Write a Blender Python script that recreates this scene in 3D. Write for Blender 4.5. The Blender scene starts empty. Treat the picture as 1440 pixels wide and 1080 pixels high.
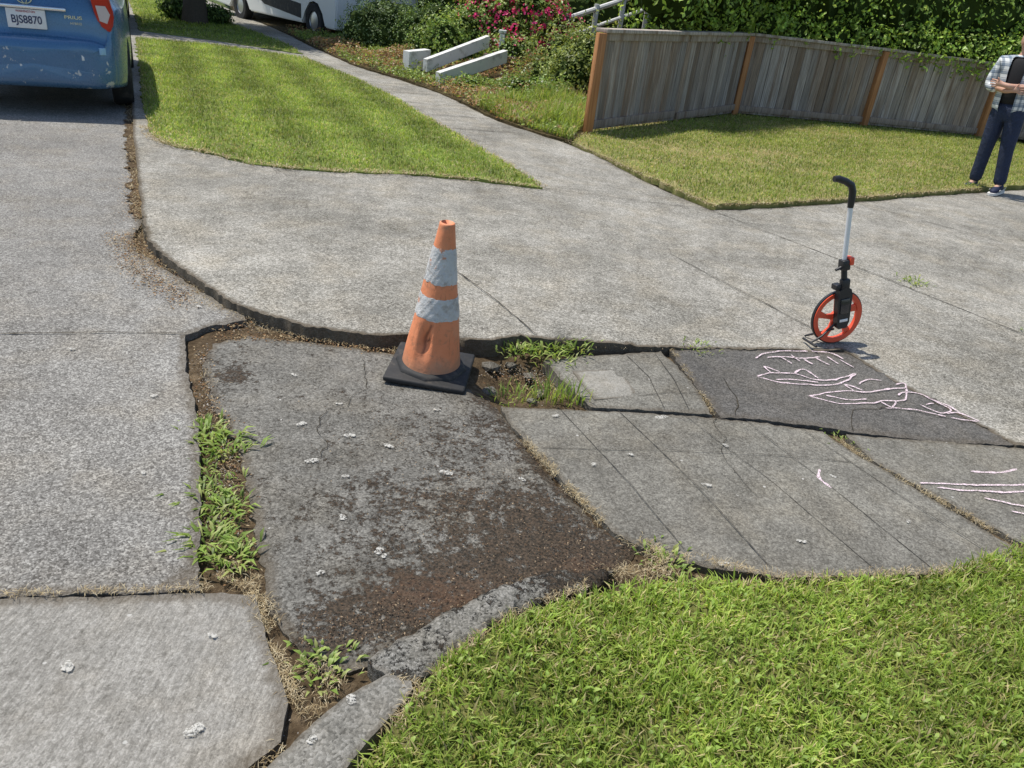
import bpy, bmesh, math, random
import numpy as np
from mathutils import Vector, Matrix
from mathutils.geometry import delaunay_2d_cdt
import time
T0=time.time()
rng=np.random.default_rng(7)
scene=bpy.context.scene
COL=scene.collection
PI=math.pi
# ------------------------------------------------------------ helpers
def cm(*p): return [(a/100.0,b/100.0) for a,b in p]
def sn(x,y,f,seed=0,octv=3):
    r=np.random.default_rng(seed);out=0.0;amp=1.0;tot=0.0
    for o in range(octv):
        for k in range(4):
            a=r.uniform(0,6.283);ph=r.uniform(0,6.283);ff=f*(2**o)*r.uniform(.7,1.3)
            out=out+amp*np.sin((x*np.cos(a)+y*np.sin(a))*ff*6.283+ph);tot+=amp*.45
        amp*=.55
    return out/tot
def sstep(x,a,b):
    t=np.clip((x-a)/(b-a),0,1);return t*t*(3-2*t)
def resample(pts,stepf,closed=True):
    out=[];n=len(pts)
    for i in range(n if closed else n-1):
        a=np.array(pts[i]);b=np.array(pts[(i+1)%n]);L=np.linalg.norm(b-a)
        st=stepf(*(a+b)/2) if callable(stepf) else stepf
        k=max(1,int(L/st))
        for j in range(k): out.append(a+(b-a)*j/k)
    if not closed: out.append(np.array(pts[-1],float))
    return np.array(out)
def inside(poly,p):
    x=p[:,0];y=p[:,1];c=np.zeros(len(p),bool);n=len(poly)
    for i in range(n):
        x1,y1=poly[i];x2,y2=poly[(i+1)%n]
        if y1==y2: continue
        m=((y1>y)!=(y2>y))&(x<(x2-x1)*(y-y1)/(y2-y1)+x1)
        c^=m
    return c
def dist(poly,p,closed=True):
    d=np.full(len(p),1e9);n=len(poly)
    for i in range(n if closed else n-1):
        a=np.array(poly[i],float);b=np.array(poly[(i+1)%n],float);ab=b-a;l=max(ab@ab,1e-12)
        t=np.clip(((p-a)@ab)/l,0,1);q=a+t[:,None]*ab
        d=np.minimum(d,np.hypot(p[:,0]-q[:,0],p[:,1]-q[:,1]))
    return d
def crom(P,sub):
    P=np.array(P,float);out=[];n=len(P)
    for i in range(n-1):
        p0=P[max(i-1,0)];p1=P[i];p2=P[i+1];p3=P[min(i+2,n-1)]
        for k in range(sub):
            t=k/sub;out.append(.5*((2*p1)+(-p0+p2)*t+(2*p0-5*p1+4*p2-p3)*t*t+(-p0+3*p1-3*p2+p3)*t**3))
    out.append(P[-1]);return np.array(out)
def link(o,parent=None,**kw):
    COL.objects.link(o)
    if parent is not None: o.parent=parent
    for k,v in kw.items(): o[k]=v
    return o
def empty(name,loc,label,cat,rot=0,**kw):
    e=bpy.data.objects.new(name,None);e.location=loc;e.rotation_euler=(0,0,rot);e.empty_display_size=.1
    link(e,None,label=label,category=cat,**kw);return e
# ------------------------------------------------------------ node helpers
class NT:
    def __init__(s,name):
        s.m=bpy.data.materials.new(name);s.m.use_nodes=True;s.t=s.m.node_tree;s.b=s.t.nodes['Principled BSDF'];s.out=s.t.nodes['Material Output']
        s._pos=None
    def put(s,sock,v):
        if v is None: return
        if isinstance(v,bpy.types.NodeSocket): s.t.links.new(v,sock)
        else:
            if sock.type=='RGBA' and len(v)==3: v=(*v,1)
            sock.default_value=v
    def n(s,typ,ins={},**pr):
        nd=s.t.nodes.new('ShaderNode'+typ)
        for k,v in pr.items(): setattr(nd,k,v)
        for k,v in ins.items(): s.put(nd.inputs[k],v)
        return nd
    def pos(s):
        if s._pos is None: s._pos=s.n('NewGeometry').outputs['Position']
        return s._pos
    def obj(s): return s.n('TexCoord').outputs['Object']
    def math(s,op,a,b=None,c=None,clamp=False):
        return s.n('Math',{0:a,1:b,2:c},operation=op,use_clamp=clamp).outputs[0]
    def noise(s,sc,det=3,rough=.55,vec=None,dist=0):
        return s.n('TexNoise',{'Vector':vec or s.pos(),'Scale':sc,'Detail':det,'Roughness':rough,'Distortion':dist}).outputs['Fac']
    def vor(s,sc,vec=None,rnd=1):
        return s.n('TexVoronoi',{'Vector':vec or s.pos(),'Scale':sc,'Randomness':rnd})
    def mix(s,f,a,b,bl='MIX'):
        return s.n('MixRGB',{0:f,1:a,2:b},blend_type=bl).outputs[0]
    def ss(s,v,lo,hi,a=0.0,b=1.0):
        return s.n('MapRange',{0:v,1:lo,2:hi,3:a,4:b},interpolation_type='SMOOTHSTEP').outputs[0]
    def scl(s,vec,sc): return s.n('VectorMath',{0:vec,1:sc},operation='MULTIPLY').outputs[0]
    def attr(s,name,f='Fac'): return s.n('Attribute',attribute_name=name).outputs[f]
    def sep(s,c): return s.n('SeparateColor',{0:c}).outputs
    def ramp(s,f,stops):
        nd=s.n('ValToRGB',{0:f});e=nd.color_ramp.elements
        while len(e)<len(stops): e.new(.5)
        for i,(p,c) in enumerate(stops): e[i].position=p;e[i].color=(*c,1)
        return nd.outputs[0]
    def bump(s,h,strength=.5,d=.01):
        o=s.n('Bump',{'Height':h,'Strength':strength,'Distance':d}).outputs[0];s.put(s.b.inputs['Normal'],o)
    def fin(s,col=None,rough=.8,metal=0.0,spec=.3):
        if col is not None: s.put(s.b.inputs['Base Color'],col)
        s.put(s.b.inputs['Roughness'],rough);s.b.inputs['Metallic'].default_value=metal
        s.b.inputs['Specular IOR Level'].default_value=spec
        return s.m
def surf(name,dark,mid,light,agg=150,amt=.55,big=.5,midv=.35,fine=.3,edge=.55,edgew=.05,moss=0,dirt=(.085,.066,.042),bump=.6,brush=0,speck=.25,stain=.3,pits=.45):
    s=NT(name)
    vo=s.vor(agg);R=s.sep(vo.outputs['Color'])[0]
    v2=s.vor(agg*.42);R2=s.sep(v2.outputs['Color'])[1]
    nb=s.noise(.9,4);nm=s.noise(7,5,.65);nf=s.noise(420,2);n3=s.noise(55,4,.7)
    f=s.math('MULTIPLY_ADD',R,amt,.5-amt/2)
    f=s.math('ADD',f,s.math('MULTIPLY_ADD',R2,amt*.25,-amt*.125))
    for nn,a in ((nb,big),(nm,midv),(nf,fine),(n3,.4)): f=s.math('ADD',f,s.math('MULTIPLY_ADD',nn,a*2,-a))
    if brush:
        w=s.noise(1,3,.7,vec=s.scl(s.pos(),(120,14,1)));f=s.math('ADD',f,s.math('MULTIPLY_ADD',w,brush*2,-brush))
    col=s.ramp(f,[(.0,dark),(.5,mid),(1,light)])
    pt=s.ss(v2.outputs['Distance'],.6,.85);gate=s.math('MULTIPLY',pt,s.ss(s.noise(20,3),.4,.6));col=s.mix(s.math('MULTIPLY',gate,pits),col,dark)
    col=s.mix(s.math('MULTIPLY',s.ss(s.noise(3.2,5,.6),.42,.7),.35),col,(1.10,1.0,.84),'MULTIPLY')
    if stain:
        st=s.ss(s.noise(2.3,6,.7,dist=.6),.52,.68);col=s.mix(s.math('MULTIPLY',st,stain),col,tuple(c*.55 for c in mid))
    if speck:
        vs=s.vor(17);m=s.ss(s.math('ADD',vs.outputs['Distance'],s.math('MULTIPLY',s.noise(90,3),.25)),.22,.19)
        gate=s.math('GREATER_THAN',s.sep(vs.outputs['Color'])[0],1-speck*.35)
        col=s.mix(s.math('MULTIPLY',m,gate),col,(.42,.41,.38))
    e=s.attr('edge');n22=s.noise(24,7,.7)
    ed=s.ss(s.math('ADD',e,s.math('MULTIPLY_ADD',n22,edgew*1.8,-edgew*.9)),edgew,edgew*.15)
    col=s.mix(s.math('MULTIPLY',ed,edge),col,dirt)
    h=s.math('ADD',s.math('MULTIPLY',vo.outputs['Distance'],-.4),s.math('MULTIPLY',nf,.5))
    h=s.math('ADD',h,s.math('MULTIPLY',nm,.8));h=s.math('ADD',h,s.math('MULTIPLY',n3,.8))
    if moss:
        m=s.attr('moss')
        big2=s.noise(5.5,6,.7,dist=1.2);n70=s.noise(58,7,.85)
        g=s.math('ADD',m,s.math('MULTIPLY_ADD',n22,2.3,-1.15));g=s.math('ADD',g,s.math('MULTIPLY_ADD',n70,3.2,-1.6));g=s.math('ADD',g,s.math('MULTIPLY_ADD',big2,1.8,-.9))
        mk=s.ss(g,.48,.70)
        mc=s.mix(s.ss(s.noise(110,4),.35,.65),(.018,.014,.009),(.08,.055,.035))
        mc=s.mix(s.math('MULTIPLY',s.ss(s.math('ADD',s.attr('rust'),s.math('MULTIPLY_ADD',n70,1.8,-.9)),.4,1.0),.55),mc,(.13,.065,.034))
        col=s.mix(s.math('MULTIPLY',mk,.9),col,mc);h=s.math('ADD',h,s.math('MULTIPLY',mk,1.5))
        h=s.math('ADD',h,s.math('MULTIPLY',s.math('MULTIPLY',mk,s.noise(140,3)),2.5))
    s.bump(h,bump,.006)
    return s.fin(col,.92,spec=.2)
def plain(name,col,rough=.6,metal=0,var=.12,scale=20,spec=.4,bump=0,dirt=None,dscale=6,dlo=.5,dhi=.7):
    s=NT(name);o=s.obj();n=s.noise(scale,4,vec=o)
    c=s.mix(n,tuple(x*(1-var) for x in col),tuple(min(1,x*(1+var)) for x in col))
    if dirt: c=s.mix(s.ss(s.noise(dscale,6,.7,vec=o),dlo,dhi),c,dirt)
    if bump: s.bump(n,bump,.004)
    return s.fin(c,rough,metal,spec)
def leafmat(name,trans=.3,rough=.5,spec=.3,tint=(1.35,1.25,.8)):
    s=NT(name);c=s.attr('col','Color');s.fin(c,rough,spec=spec)
    tc=s.mix(1.0,c,tint,'MULTIPLY')
    tr=s.n('BsdfTranslucent',{'Color':tc})
    mx=s.n('MixShader',{0:trans,1:s.b.outputs[0],2:tr.outputs[0]});s.t.links.new(mx.outputs[0],s.out.inputs[0]);return s.m
# ------------------------------------------------------------ mesh builders
def mesh_obj(name,verts,faces,mats,parent=None,smooth=False,mi=None,**kw):
    me=bpy.data.meshes.new(name);me.from_pydata([tuple(v) for v in verts],[],[tuple(f) for f in faces]);
    for m in (mats if isinstance(mats,(list,tuple)) else [mats]): me.materials.append(m)
    if mi is not None: me.polygons.foreach_set('material_index',mi)
    if smooth: me.polygons.foreach_set('use_smooth',[True]*len(me.polygons))
    me.update();return link(bpy.data.objects.new(name,me),parent,**kw)
def setcol(o,C):
    o.data.color_attributes.new('col','FLOAT_COLOR','POINT').data.foreach_set('color',np.hstack([C,np.ones((len(C),1))]).astype(np.float32).ravel())
def slab(name,outline,zf,thick,mat,grid=.05,step=.025,jag=.008,seed=1,chip=.006,moss=None,rust=None,amp=.004,kind='structure',smooth=True):
    o=resample(outline,step);x,y=o[:,0].copy(),o[:,1].copy()
    o[:,0]+=sn(x,y,4,seed)*jag*.6+sn(x,y,14,seed+1)*jag*.7;o[:,1]+=sn(x,y,4,seed+2)*jag*.6+sn(x,y,14,seed+3)*jag*.7
    x0,y0=o.min(0);x1,y1=o.max(0)
    gx,gy=np.meshgrid(np.arange(x0,x1,grid),np.arange(y0,y1,grid));g=np.stack([gx.ravel(),gy.ravel()],1)
    g+=rng.uniform(-.3,.3,g.shape)*grid;g=g[inside(o,g)];g=g[dist(o,g)>grid*.35]
    P=np.vstack([o,g]);n=len(o)
    r=delaunay_2d_cdt([Vector(p) for p in P],[(i,(i+1)%n) for i in range(n)],[],1,1e-5)
    V=np.array([tuple(v) for v in r[0]]);F=[tuple(f) for f in r[2]]
    e=dist(o,V);bd=e<1e-4
    z=(zf(V[:,0],V[:,1]) if callable(zf) else np.full(len(V),float(zf)))+sn(V[:,0],V[:,1],1.1,seed+5)*amp
    z=z-np.where(bd,chip*(.5+np.abs(sn(V[:,0],V[:,1],9,seed+6))),0)
    verts=[(a,b,c) for (a,b),c in zip(V,z)]
    cnt={}
    for f in F:
        for a,b in ((f[0],f[1]),(f[1],f[2]),(f[2],f[0])): cnt.setdefault((min(a,b),max(a,b)),[]).append((a,b))
    mp={};ee=list(e)
    for k,l in cnt.items():
        if len(l)==1:
            a,b=l[0]
            for q in (a,b):
                if q not in mp: mp[q]=len(verts);verts.append((V[q][0],V[q][1],z[q]-thick));ee.append(0.0)
            F.append((b,a,mp[a],mp[b]))
    ob=mesh_obj(name,verts,F,mat,smooth=False,kind=kind)
    me=ob.data;VV=np.array(verts)
    me.attributes.new('edge','FLOAT','POINT').data.foreach_set('value',np.array(ee,dtype=np.float32))
    if moss: me.attributes.new('moss','FLOAT','POINT').data.foreach_set('value',moss(VV[:,0],VV[:,1]).astype(np.float32))
    if rust: me.attributes.new('rust','FLOAT','POINT').data.foreach_set('value',rust(VV[:,0],VV[:,1]).astype(np.float32))
    if smooth:
        me.polygons.foreach_set('use_smooth',[True]*len(me.polygons));me.set_sharp_from_angle(angle=math.radians(50))
    return ob
def ribbon(V,F,pts,w,zf,seed=0,off=.003,step=.03,jag=.004,taper=True):
    p=resample(pts,step,False);x,y=p[:,0].copy(),p[:,1].copy()
    p[:,0]+=sn(x,y,5,seed)*jag;p[:,1]+=sn(x,y,5,seed+1)*jag
    t=np.gradient(p,axis=0);t/=np.linalg.norm(t,axis=1)[:,None]+1e-9;nn=np.stack([-t[:,1],t[:,0]],1)
    ww=w*(.55+.7*np.abs(sn(x,y,9,seed+2)))
    if taper: ww[0]*=.3;ww[-1]*=.3
    b=len(V)
    for i in range(len(p)):
        for sgn in (-1,1):
            q=p[i]+nn[i]*ww[i]*.5*sgn;z=zf(q[0],q[1])+off;V.append((q[0],q[1],z))
        if i: F.append((b+2*i-2,b+2*i-1,b+2*i+1,b+2*i))
def blades(name,px,py,pz,L,W,lean,cols,mat,parent=None,az=None,root=.6,**kw):
    n=len(px);az=rng.uniform(0,2*PI,n) if az is None else az
    d=np.stack([np.cos(az),np.sin(az),np.zeros(n)],1);wa=az+PI/2+rng.uniform(-.6,.6,n)
    s=np.stack([np.cos(wa),np.sin(wa),np.zeros(n)],1)*(W*.5)[:,None];up=np.array([0,0,1.0])
    p=np.stack([px,py,pz],1)
    l1=lean*.6;l2=np.minimum(lean*1.35,1.75)
    m=p+(d*np.sin(l1)[:,None]+up*np.cos(l1)[:,None])*(L*.5)[:,None]
    t=m+(d*np.sin(l2)[:,None]+up*np.cos(l2)[:,None])*(L*.5)[:,None]
    V=np.empty((n,5,3));V[:,0]=p-s*root;V[:,1]=p+s*root;V[:,2]=m-s;V[:,3]=m+s;V[:,4]=t
    me=bpy.data.meshes.new(name);me.vertices.add(5*n);me.vertices.foreach_set('co',V.ravel())
    base=(np.arange(n)*5)[:,None];lp=(base+np.array([0,1,3,2,2,3,4])).ravel()
    me.loops.add(7*n);me.loops.foreach_set('vertex_index',lp.astype(np.int32))
    me.polygons.add(2*n);ls=((np.arange(n)*7)[:,None]+np.array([0,4])).ravel();me.polygons.foreach_set('loop_start',ls.astype(np.int32))
    me.update(calc_edges=True);me.validate()
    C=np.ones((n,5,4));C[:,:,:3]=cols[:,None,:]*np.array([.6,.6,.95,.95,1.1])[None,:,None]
    me.color_attributes.new('col','FLOAT_COLOR','POINT').data.foreach_set('color',np.clip(C,0,1).astype(np.float32).ravel())
    me.materials.append(mat);return link(bpy.data.objects.new(name,me),parent,**kw)
def pal(n,cols,w=None,jit=.18):
    c=np.array(cols)[rng.choice(len(cols),n,p=(None if w is None else np.array(w)/np.sum(w)))];return np.clip(c*rng.uniform(1-jit,1+jit,(n,1)),0,1)
def scat(poly,n):
    poly=np.array(poly);lo=poly.min(0);hi=poly.max(0);out=[];tot=0
    while tot<n:
        q=rng.uniform(lo,hi,(max(n,1000),2));q=q[inside(poly,q)];out.append(q);tot+=len(q)
    return np.vstack(out)[:n]
def along(pts,n,spread):
    p=resample(pts,.02,False);i=rng.integers(0,len(p),n);return p[i]+rng.normal(0,spread,(n,2))
def leafset(c,nrm,size,wd=.27):
    n=len(c);r=rng.normal(size=(n,3));a=np.cross(nrm,r);a/=np.linalg.norm(a,axis=1)[:,None]+1e-9;b=np.cross(nrm,a)
    s=size[:,None];V=np.empty((n,4,3));V[:,0]=c-a*s*.5;V[:,1]=c+b*s*wd+nrm*s*.08;V[:,2]=c+a*s*.5;V[:,3]=c-b*s*wd+nrm*s*.08
    return V
def ico(sub=3):
    bm=bmesh.new();bmesh.ops.create_icosphere(bm,subdivisions=sub,radius=1);v=np.array([x.co[:] for x in bm.verts]);f=[tuple(q.index for q in x.verts) for x in bm.faces];bm.free();return v,f
ICO=ico(3)
def foliage(name,blobs,n,size,cols,coremat,lmat,w=None,parent=None,core=.8,lump=.16,up=.25,extra=None,seed=3,**kw):
    B=np.array(blobs,float);area=(B[:,3]*B[:,4]+B[:,3]*B[:,5]);pr=area/area.sum();bi=rng.choice(len(B),n,p=pr)
    d=rng.normal(size=(n,3));d/=np.linalg.norm(d,axis=1)[:,None]
    c0=B[bi,:3];R=B[bi,3:6]
    rad=1+sn(d[:,0]*1.3+bi*3.1,d[:,1]*1.3+d[:,2]*1.7,1.2,seed)*lump
    dep=rng.beta(5,1.3,n)*.34+.72
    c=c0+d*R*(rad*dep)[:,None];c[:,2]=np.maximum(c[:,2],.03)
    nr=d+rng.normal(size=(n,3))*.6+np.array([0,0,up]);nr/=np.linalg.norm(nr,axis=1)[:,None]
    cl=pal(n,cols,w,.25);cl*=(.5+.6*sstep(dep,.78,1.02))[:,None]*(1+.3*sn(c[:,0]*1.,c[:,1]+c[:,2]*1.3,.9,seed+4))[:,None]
    if extra is not None:
        cs=sn(c[:,0],c[:,1]+1.7*c[:,2],1.6,91);k=(rng.random(n)<extra[1])*(dep>.9)*(cs>-.1);k=k.astype(bool);cl[k]=np.array(extra[0])*rng.uniform(.7,1.2,(k.sum(),1))
    V=leafset(c,nr,size*rng.uniform(.6,1.25,n))
    verts=V.reshape(-1,3);F=[(4*i,4*i+1,4*i+2,4*i+3) for i in range(n)];mi=[0]*n;C=np.repeat(cl,4,axis=0)
    vl=[verts];cc=[C];off=len(verts)
    for b in B:
        v,f=ICO;rr=1+sn(v[:,0]*1.3,v[:,1]*1.3+v[:,2]*1.7,1.2,seed)*lump
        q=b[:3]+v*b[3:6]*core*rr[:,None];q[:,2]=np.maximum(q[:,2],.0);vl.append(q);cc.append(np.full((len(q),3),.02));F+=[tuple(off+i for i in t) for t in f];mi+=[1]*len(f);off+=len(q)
    VV=np.vstack(vl);CC=np.clip(np.vstack(cc),0,1)
    o=mesh_obj(name,VV.tolist(),F,[lmat,coremat],parent,mi=mi,**kw);setcol(o,CC);return o
class PB:
    def __init__(s): s.bm=bmesh.new()
    def box(s,c,sz,bev=0,rot=None,seg=2):
        r=bmesh.ops.create_cube(s.bm,size=1);vs=r['verts']
        for v in vs: v.co=Vector((v.co.x*sz[0],v.co.y*sz[1],v.co.z*sz[2]))
        if bev:
            es=list({e for v in vs for e in v.link_edges});rr=bmesh.ops.bevel(s.bm,geom=es,offset=bev,segments=seg,affect='EDGES',profile=.5);
            vs=list({v for f in rr['faces'] for v in f.verts}|{v for v in vs if v.is_valid})
        M=Matrix.Translation(c)@(rot.to_4x4() if rot is not None else Matrix.Identity(4))
        for v in vs: v.co=M@v.co
        return s
    def tube(s,pts,rads,seg=12,cap=True,flat=1.0):
        pts=[Vector(p) for p in pts];n=len(pts)
        if not isinstance(rads,(list,tuple)): rads=[rads]*n
        ref=None;rings=[]
        for i in range(n):
            t=(pts[min(i+1,n-1)]-pts[max(i-1,0)]).normalized()
            if ref is None: ref=t.orthogonal().normalized()
            ref=(ref-t*ref.dot(t)).normalized();b=t.cross(ref)
            rings.append([s.bm.verts.new(pts[i]+(ref*math.cos(a)+b*math.sin(a)*flat)*rads[i]) for a in [2*PI*k/seg for k in range(seg)]])
        for i in range(n-1):
            for k in range(seg): s.bm.faces.new((rings[i][k],rings[i][(k+1)%seg],rings[i+1][(k+1)%seg],rings[i+1][k]))
        if cap:
            s.bm.faces.new(rings[0][::-1]);s.bm.faces.new(rings[-1])
        return s
    def lathe(s,prof,seg=32,M=None,closed=False):
        M=M or Matrix.Identity(4);rings=[]
        for r,z in prof: rings.append([s.bm.verts.new(M@Vector((r*math.cos(2*PI*k/seg),r*math.sin(2*PI*k/seg),z))) for k in range(seg)])
        m=len(rings)
        for i in range(m if closed else m-1):
            a=rings[i];b=rings[(i+1)%m]
            for k in range(seg): s.bm.faces.new((a[k],a[(k+1)%seg],b[(k+1)%seg],b[k]))
        if not closed:
            if prof[0][0]>1e-4: s.bm.faces.new(rings[0][::-1])
            if prof[-1][0]>1e-4: s.bm.faces.new(rings[-1])
        return s
    def prism(s,poly,ax,t0,t1):
        def P(a,b,t): return {'x':(t,a,b),'y':(a,t,b),'z':(a,b,t)}[ax]
        A=[s.bm.verts.new(P(a,b,t0)) for a,b in poly];B=[s.bm.verts.new(P(a,b,t1)) for a,b in poly];n=len(A)
        s.bm.faces.new(A[::-1]);s.bm.faces.new(B)
        for i in range(n): s.bm.faces.new((A[i],A[(i+1)%n],B[(i+1)%n],B[i]))
        return s
    def done(s,name,mat,parent=None,smooth=True,ang=40,**kw):
        bmesh.ops.recalc_face_normals(s.bm,faces=s.bm.faces[:])
        me=bpy.data.meshes.new(name);s.bm.to_mesh(me);s.bm.free();me.materials.append(mat)
        if smooth:
            me.polygons.foreach_set('use_smooth',[True]*len(me.polygons))
            me.set_sharp_from_angle(angle=math.radians(ang))
        return link(bpy.data.objects.new(name,me),parent,**kw)
def text_mesh(name,body,size,mat,parent,M,ext=.001,spacing=1.0,bold=0.0):
    c=bpy.data.curves.new(name,'FONT');c.body=body;c.size=size;c.align_x='CENTER';c.align_y='CENTER';c.extrude=ext;c.space_character=spacing;c.offset=bold
    o=bpy.data.objects.new('tmp_text',c);COL.objects.link(o);dg=bpy.context.evaluated_depsgraph_get();me=bpy.data.meshes.new_from_object(o.evaluated_get(dg));bpy.data.objects.remove(o)
    me.transform(M);me.materials.clear();me.materials.append(mat);me.name=name
    return link(bpy.data.objects.new(name,me),parent)
def skin(name,V,E,R,mat,parent,root=0,subs=2,delete=None,**kw):
    me=bpy.data.meshes.new(name);me.from_pydata(V,E,[]);o=bpy.data.objects.new(name,me);COL.objects.link(o)
    o.modifiers.new('s','SKIN').use_smooth_shade=True
    sv=me.skin_vertices[0].data
    for i,r in enumerate(R):
        sv[i].radius=(r,r) if not isinstance(r,tuple) else r;sv[i].use_root=(i==root)
    sb=o.modifiers.new('d','SUBSURF');sb.levels=subs;sb.render_levels=subs
    dg=bpy.context.evaluated_depsgraph_get();dg.update();m2=bpy.data.meshes.new_from_object(o.evaluated_get(dg));bpy.data.objects.remove(o)
    if delete:
        bm=bmesh.new();bm.from_mesh(m2);bmesh.ops.delete(bm,geom=[f for f in bm.faces if delete(f.calc_center_median())],context='FACES');bm.to_mesh(m2);bm.free()
    m2.materials.clear();m2.materials.append(mat);m2.polygons.foreach_set('use_smooth',[True]*len(m2.polygons));m2.name=name
    return link(bpy.data.objects.new(name,m2),parent,**kw)
# ------------------------------------------------------------ materials
M_street=surf('street_aggregate',(.065,.061,.054),(.20,.193,.177),(.45,.44,.405),agg=190,amt=.62,big=.25,midv=.2,stain=.2,speck=.1)
M_drive=surf('driveway_aggregate',(.075,.07,.058),(.242,.232,.20),(.50,.48,.43),agg=165,amt=.6,big=.42,midv=.34,stain=.32,speck=.1,edge=.8,edgew=.035)
M_gutter=surf('gutter_concrete',(.11,.104,.09),(.25,.24,.215),(.43,.415,.38),agg=200,amt=.3,big=.2,midv=.2,brush=.55,stain=.12,speck=.2)
M_sunk=surf('mossy_aggregate',(.045,.041,.034),(.148,.143,.127),(.30,.29,.26),agg=165,amt=.5,big=.3,midv=.35,moss=1,stain=.35,speck=.3)
M_walk=surf('sidewalk_concrete',(.062,.058,.048),(.162,.155,.134),(.31,.30,.26),agg=175,amt=.45,big=.38,midv=.4,stain=.45,speck=.35,edgew=.03,edge=.4)
M_asph=surf('asphalt_patch_mix',(.035,.034,.031),(.098,.094,.086),(.21,.20,.185),agg=190,amt=.5,big=.35,midv=.3,stain=.25,speck=.1,edge=.3)
M_tile=surf('light_concrete',(.12,.115,.10),(.25,.24,.21),(.38,.365,.33),agg=190,amt=.35,big=.2,midv=.3,stain=.3,speck=.1,edgew=.02)
M_curb=surf('curb_concrete',(.08,.077,.067),(.21,.203,.18),(.37,.36,.33),agg=150,amt=.5,big=.25,midv=.5,speck=.4,edge=.4,edgew=.02)
M_curbm=surf('mossy_curb',(.055,.053,.045),(.175,.17,.15),(.34,.33,.30),agg=150,amt=.5,big=.3,midv=.4,moss=1,speck=.3,edge=.3,edgew=.02,bump=1)
def soilmat(name,a,b,c,sc=40):
    s=NT(name);n=s.noise(sc,8,.7);n2=s.noise(3,4);f=s.math('ADD',s.math('MULTIPLY',n,.7),s.math('MULTIPLY',n2,.4))
    s.bump(n,1,.02);return s.fin(s.ramp(f,[(.3,a),(.55,b),(.8,c)]),.95,spec=.1)
M_soil=soilmat('soil_debris',(.03,.02,.012),(.10,.072,.043),(.26,.20,.13))
M_joint=soilmat('joint_dirt',(.02,.017,.012),(.055,.046,.032),(.13,.11,.07))
M_score=soilmat('score_dirt',(.05,.046,.038),(.078,.072,.06),(.12,.11,.095))
M_thatch=soilmat('lawn_thatch',(.06,.07,.018),(.14,.15,.045),(.30,.26,.12),30)
M_lawnfar=soilmat('lawn_turf',(.09,.13,.027),(.17,.22,.052),(.29,.30,.095),14)
M_lawndry=soilmat('lawn_dry_turf',(.12,.14,.038),(.22,.22,.075),(.38,.32,.17),9)
M_ground=soilmat('ground_turf',(.03,.045,.012),(.07,.1,.03),(.13,.13,.05),2)
M_bed=soilmat('bed_soil',(.02,.02,.01),(.07,.055,.025),(.15,.11,.06),12)
M_blade=leafmat('grass_blade',.44,.45);M_leaf=leafmat('leaf',.34,.42,.35);M_dry=leafmat('dry_matter',.15,.8,.1)
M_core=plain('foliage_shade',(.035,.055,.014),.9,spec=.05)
# ------------------------------------------------------------ camera, light
cam=bpy.data.cameras.new('camera');cam.sensor_width=36;cam.lens=27.05;cam.clip_end=1500;cam.clip_start=.02
co=bpy.data.objects.new('camera',cam);COL.objects.link(co);scene.camera=co
th=math.radians(27.4);ro=math.radians(7.0)
Fw=Vector((0,math.cos(th),-math.sin(th)));U=Vector((0,math.sin(th),math.cos(th)));R_=Vector((1,0,0))
right=R_*math.cos(ro)+U*math.sin(ro);up=-R_*math.sin(ro)+U*math.cos(ro)
m=Matrix((right,up,-Fw)).transposed().to_4x4();m.translation=(0,0,1.6);co.matrix_world=m
az=math.radians(-70);el=math.radians(66)
S=Vector((math.sin(az)*math.cos(el),math.cos(az)*math.cos(el),math.sin(el)))
sl=bpy.data.lights.new('sun','SUN');sl.energy=5.0;sl.angle=math.radians(.55);sl.color=(1,.945,.86)
so=bpy.data.objects.new('sun',sl);COL.objects.link(so);so.rotation_euler=S.to_track_quat('Z','Y').to_euler();so.location=(0,0,30)
w=bpy.data.worlds.new('World');scene.world=w;w.use_nodes=True;wn=w.node_tree
sk=wn.nodes.new('ShaderNodeTexSky');sk.sky_type='NISHITA';sk.sun_disc=False;sk.sun_elevation=el;sk.sun_rotation=az
wn.links.new(sk.outputs[0],wn.nodes['Background'].inputs[0]);wn.nodes['Background'].inputs[1].default_value=.15
scene.view_settings.view_transform='Standard'
try: scene.view_settings.look='None'
except: pass
# ------------------------------------------------------------ ground surfaces
mesh_obj('ground',[(-400,-400,-.17),(400,-400,-.17),(400,600,-.17),(-400,600,-.17)],[(0,1,2,3)],M_ground,kind='structure')
def hole(x,y): return np.exp(-(((x-.03)/.17)**2+((y-3.22)/.19)**2))
def zsoil(x,y): return -.036+.005*sn(x,y,3,40)-.125*hole(x,y)+.018*sstep(x,.3,.9)
slab('soil',[(-4.5,.3),(4.5,.3),(4.5,6.8),(-4.5,6.8)],zsoil,.02,M_soil,grid=.045,step=.2,jag=0,seed=41,amp=.002)
def zdrv(x,y): return .050-.025*sstep(x,.2,1.2)
curb=cm((-948,1840),(-691,1336),(-540,1042),(-373,712),(-298,570),(-247,471),(-229,438),(-214,416),(-188,391),(-163,368),(-142,350),(-124,342),(-102,335),(-84,333),(-64,334),(-52,338),(-27,341),(-12,345),(2,353),(20,354),(44,358),(77,365),(125,379),(179,394),(193,360),(208,337),(228,306))
pathr=cm((155,682),(129,724),(101,779),(75,835),(31,910),(-20,961),(-58,1009),(-156,1193),(-239,1297),(-331,1398),(-472,1632),(-604,1868),(-896,2342))
drv=[(-15,29)]+curb+cm((330,318),(600,340),(1300,500),(1300,1500),(900,1300),(700,1060),(599,992),(512,931),(422,867),(317,789),(229,726),(158,683))+pathr+[(-12.5,29)]
far=lambda x,y:.022 if y<5.2 and x<3 else .15
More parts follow.
